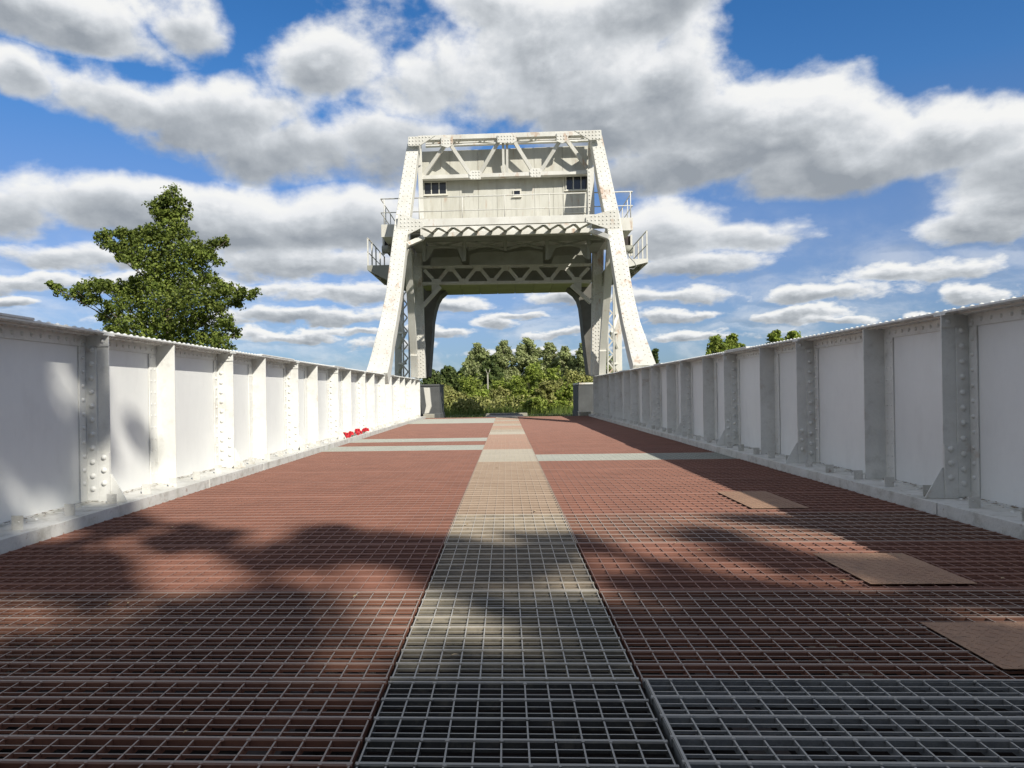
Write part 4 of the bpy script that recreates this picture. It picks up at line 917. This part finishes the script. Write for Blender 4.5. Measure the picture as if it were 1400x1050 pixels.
px_tree(979, 460, 75, 30, 'shrub_leaf', 'round tree top above the right parapet, left of a pair', 41, 'tree tops above the right parapet', lsize=.22, n=18)
px_tree(1001, 457, 76, 34, 'shrub_leaf', 'round tree top above the right parapet, right of a pair', 42, 'tree tops above the right parapet', lsize=.22, n=18)
px_tree(1060, 452, 70, 34, 'shrub_leaf', 'tree top peeping above the right parapet farther to the right', 43, 'tree tops above the right parapet', lsize=.22, n=18)
px_tree(1086, 454, 70, 34, 'shrub_leaf', 'lowest tree top just showing above the right parapet', 44, 'tree tops above the right parapet', lsize=.22, n=18)
px_tree(896, 477, 55, 16, 'dark_leaf', 'small dark pointed tree beside the foot of the right tower leg', 45, None, name='conifer_tree', lsize=.18, conical=1, trunk_frac=.05)
G2 = 'bushes beyond the far end of the deck'
SH = [(604, 521, 62, 50, 'olive_leaf', 'olive bush behind the left abutment block'), (640, 516, 66, 54, 'shrub_leaf', 'green bush behind, left of the bare pole'),
      (690, 503, 66, 50, 'shrub_leaf', 'bush in front of the dark tree'), (722, 492, 64, 46, 'shrub_leaf', 'tall bright bush in the middle of the thicket'), (752, 500, 62, 44, 'shrub_leaf', 'bright bush right of the tallest one'),
      (786, 505, 60, 50, 'olive_leaf', 'bush behind the right abutment block'), (618, 534, 48, 46, 'olive_leaf', 'low olive bush at the left of the opening'), (652, 530, 50, 42, 'shrub_leaf', 'low dark green bush under the pole'),
      (684, 527, 48, 44, 'olive_leaf', 'yellowish bush in the middle foreground'), (718, 526, 47, 40, 'shrub_leaf', 'leafy bush right of the middle'), (750, 520, 46, 42, 'olive_leaf', 'yellow green bush with reddish tips'),
      (780, 524, 44, 40, 'shrub_leaf', 'green bush beside the right abutment block'), (640, 550, 42, 48, 'olive_leaf', 'lowest olive bush on the left behind the grass'), (735, 546, 41, 46, 'shrub_leaf', 'low leafy bush near the right end of the path')]
for i, (px, py, Y, w, lm, lab) in enumerate(SH):
    p = at(px, py, Y); q = random.Random(100+i); T = thing('bush', lab, 'bush', (p.x, Y, -.12), G2)
    W_ = w*Y/FPX; cen = []; rad = []; cnt = []
    for k in range(22):
        an = q.uniform(0, 6.28); d = q.uniform(0, .5)*W_; hh = q.uniform(.15, .95)*(p.z+.12)*(1-.5*(d/(W_*.6))**2); r = q.uniform(.12, .24)*W_*.8
        cen.append((p.x+d*math.cos(an), Y+d*math.sin(an)*.7, -.12+hh-r*.2)); rad.append(r); cnt.append(150+260*r)
    for c, rr in list(zip(cen, rad)):
        for k in range(3): cen.append((c[0]+q.uniform(-1, 1)*rr, c[1]-q.uniform(0, 1)*rr, c[2]+q.uniform(0, 1)*rr)); rad.append(.16); cnt.append(16)
    leaf_cloud('foliage', cen, rad, cnt, .16, lm, T, seed=200+i, shell=.4)
    mb = MB(); 
    for k in range(4): limb(mb, (p.x, Y, -.12), (p.x+q.uniform(-.3, .3)*W_, Y+q.uniform(-.2, .2), .5*p.z), .03, .01, q)
    mb.build('stem', 'bark', T)
# bare pole
p = at(667, 528, 58); pole = thing('dead_tree', 'bare pale forked tree stem standing among the bushes', 'tree', (p.x, 58, -.12))
mb = MB(); mb.tube([(p.x, 58, -.12), (p.x, 58, at(667, 512, 58).z)], [.07, .05], 7); mb.build('trunk', 'concrete', pole)
for dx in (-3, 3): mb = MB(); mb.tube([at(667, 512, 58), at(667+dx*.7, 508, 58), at(667+dx, 504, 58)], [.04, .03, .015], 6); mb.build('limb', 'concrete', pole)
# low thicket, far wood and grass
r = random.Random(78); cen = []; rad = []; cnt = []
for i in range(560):
    x = r.uniform(-45, 40); h = r.uniform(.5, 12.5); y = -17-r.uniform(0, 5)-abs(x)*.05; cen.append((x, y, h)); rad.append(r.uniform(1.0, 1.8)); cnt.append(110)
tag(leaf_cloud('sky_blocking_belt', cen, rad, cnt, .5, 'dark_leaf', seed=12, kind='stuff'), 'dense belt of trees added behind the viewer to block sky light', 'trees')  # unseen belt, added to keep sky light off the bar faces
r = random.Random(77); cen = []; rad = []; cnt = []
for i in range(170):
    x = r.uniform(-14, 14); y = r.uniform(40, 58); h = r.uniform(.2, 1.1); cen.append((x, y, h*.5)); rad.append(r.uniform(.4, .9)); cnt.append(110)
tag(leaf_cloud('thicket', cen, rad, cnt, .16, 'olive_leaf', seed=9, kind='stuff'), 'low tangled undergrowth filling the ground between the bushes', 'undergrowth')
cen = []; rad = []; cnt = []
for i in range(260):
    x = r.uniform(-260, 300); y = 210+r.uniform(-30, 40); h = r.uniform(1, 4.2); cen.append((x, y, h)); rad.append(r.uniform(2.5, 4.5)); cnt.append(190)
tag(leaf_cloud('far_wood', cen, rad, cnt, .9, 'dark_leaf', seed=10, kind='stuff'), 'dark far wood along the horizon behind the bridge', 'wood')
def grass():
    g = np.random.default_rng(4); n = 26000; x = g.uniform(-12, 12, n); y = 32.2+g.random(n)**1.4*16; keep = ~((np.abs(x) < 4.3) & (y < 35.2) & (np.abs(x) > 2.6)) & ~((x > -1.05) & (x < 1.05) & (y < 37.1)); x = x[keep]; y = y[keep]; n = len(x)
    h = g.uniform(.04, .12, n)*(1+3.5*(y > 38.5)); a = g.uniform(0, 6.28, n); w = .012; lx = g.normal(0, .03, n); ly = g.normal(0, .03, n); z0 = np.full(n, -.125)
    V = np.stack([np.stack([x-w*np.cos(a), y-w*np.sin(a), z0], 1), np.stack([x+w*np.cos(a), y+w*np.sin(a), z0], 1), np.stack([x+lx, y+ly, z0+h], 1)], 1).reshape(-1, 3)
    m = bpy.data.meshes.new('grass'); m.from_pydata(V.tolist(), [], np.arange(3*n).reshape(-1, 3).tolist()); m.materials.append(MATS['grass_blade'])
    tag(link('grass', m, None, 'stuff'), 'short green grass beyond the far end of the deck', 'grass')
grass()
# trees behind the viewer whose shade falls on the deck
def shade_tree(label, x, y, blobs, seed):
    q = random.Random(seed); T = thing('broadleaf_tree', label, 'tree', (x, y, -.12), 'trees behind the viewer that shade the deck')
    cen = []; rad = []; cnt = []
    for (bx_, by_, bz_, r_) in blobs:
        cen.append((bx_, by_, bz_)); rad.append(r_); cnt.append(1500*r_**2+140)
        for k in range(7):
            an = q.uniform(0, 6.28); el = q.uniform(-1, 1); cen.append((bx_+r_*math.cos(an)*math.cos(el), by_+r_*math.sin(an)*math.cos(el), bz_+r_*math.sin(el))); rad.append(r_*.33); cnt.append(90+160*r_**2)
    leaf_cloud('crown', cen, rad, cnt, .17, 'maple_leaf', T, seed=seed, shell=.2)
    mb = MB(); mb.tube([(x, y, -.12), (x, y, 6), (x+.2, y, 14)], [.34, .25, .06], 9); mb.build('trunk', 'bark', T)
    for b_ in blobs[::2]: mb = MB(); limb(mb, (x, y, max(2.5, b_[2]-2.5)), b_[:3], .07, .02, q, .06, 6, 6); mb.build('limb', 'bark', T)
def shade(X, Y, h, r):
    h += 5
    return (X+.82*h, Y-1.2*h, h, r)      # a clump at height h whose shade falls on (X, Y)
sb = [shade(*t) for t in ((-1.4,2.0,9,.7),(-.6,1.8,8.5,.7),(.6,2.0,9.5,.7),(1.5,2.5,8.5,.7),(-2.5,4.15,9.5,.38),(-1.15,3.35,10,.38),(0.55,3.1,10,.5),(1.5,3.3,9,.5),
      (-3.0,4.7,9,.40),(-2.3,5.3,9.5,.35),(-3.4,4.2,8,.6),(-1.3,4.7,10,.33),(-.75,5.0,9.5,.45),(-.25,4.3,9.5,.30),(-.05,4.8,10,.33),(.35,5.1,10,.25),(-1.35,5.5,10,.25),
      (1.0,3.9,9,.35),(1.6,4.6,9.5,.28),(2.0,5.9,10,.25),(1.4,5.3,10.5,.22),(2.2,4.1,9,.4),(-3.2,6.0,10,.4),(-3.9,5.0,9,.5),(2.3,1.9,8,.7),(3.2,1.7,8.5,.7),(0,1.2,8,1.4),(-2,.8,8,1.2),(2,.9,8,1.2),(-3.0,0.4,8,1.4),(1,0,8,1.5),(-4.5,4.6,8,.35),(-4.9,5.3,9,.28),(-4.4,5.9,9,.22),(-5.2,6.2,9,.22),(-5.0,4.2,9,.4),(-4.5,6.9,9,.36),(-4.2,6.6,8,.3),(-4.9,7.3,9,.3),(-4.3,7.5,9,.22),(-4.75,8.1,9,.2),(-4.3,8.4,8,.14),(-5.2,7.0,9,.25))]
shade_tree('tall leafy tree behind the viewer whose shade dapples the deck', 11.0, -15.0, sb, 61)

G3 = 'trees behind the viewer that shade the deck'  # the four below are unseen, added to cut sky light from behind
round_tree('broadleaf_tree', 'large leafy tree added behind the viewer on the left', -7, -13, 12, 10, 'maple_leaf', G3, 71, n=18, lsize=.3, trunk_frac=.12)
round_tree('broadleaf_tree', 'large leafy tree added farther behind the viewer, straight back', 1, -24, 12, 11, 'dark_leaf', G3, 72, n=18, lsize=.35, trunk_frac=.1)
round_tree('broadleaf_tree', 'large leafy tree added far behind the viewer on the left', -17, -20, 13, 12, 'dark_leaf', G3, 73, n=18, lsize=.35, trunk_frac=.1)
round_tree('broadleaf_tree', 'leafy tree added behind the viewer on the right', 15, -30, 11, 12, 'maple_leaf', G3, 74, n=18, lsize=.35, trunk_frac=.1)
bpy.context.view_layer.update()
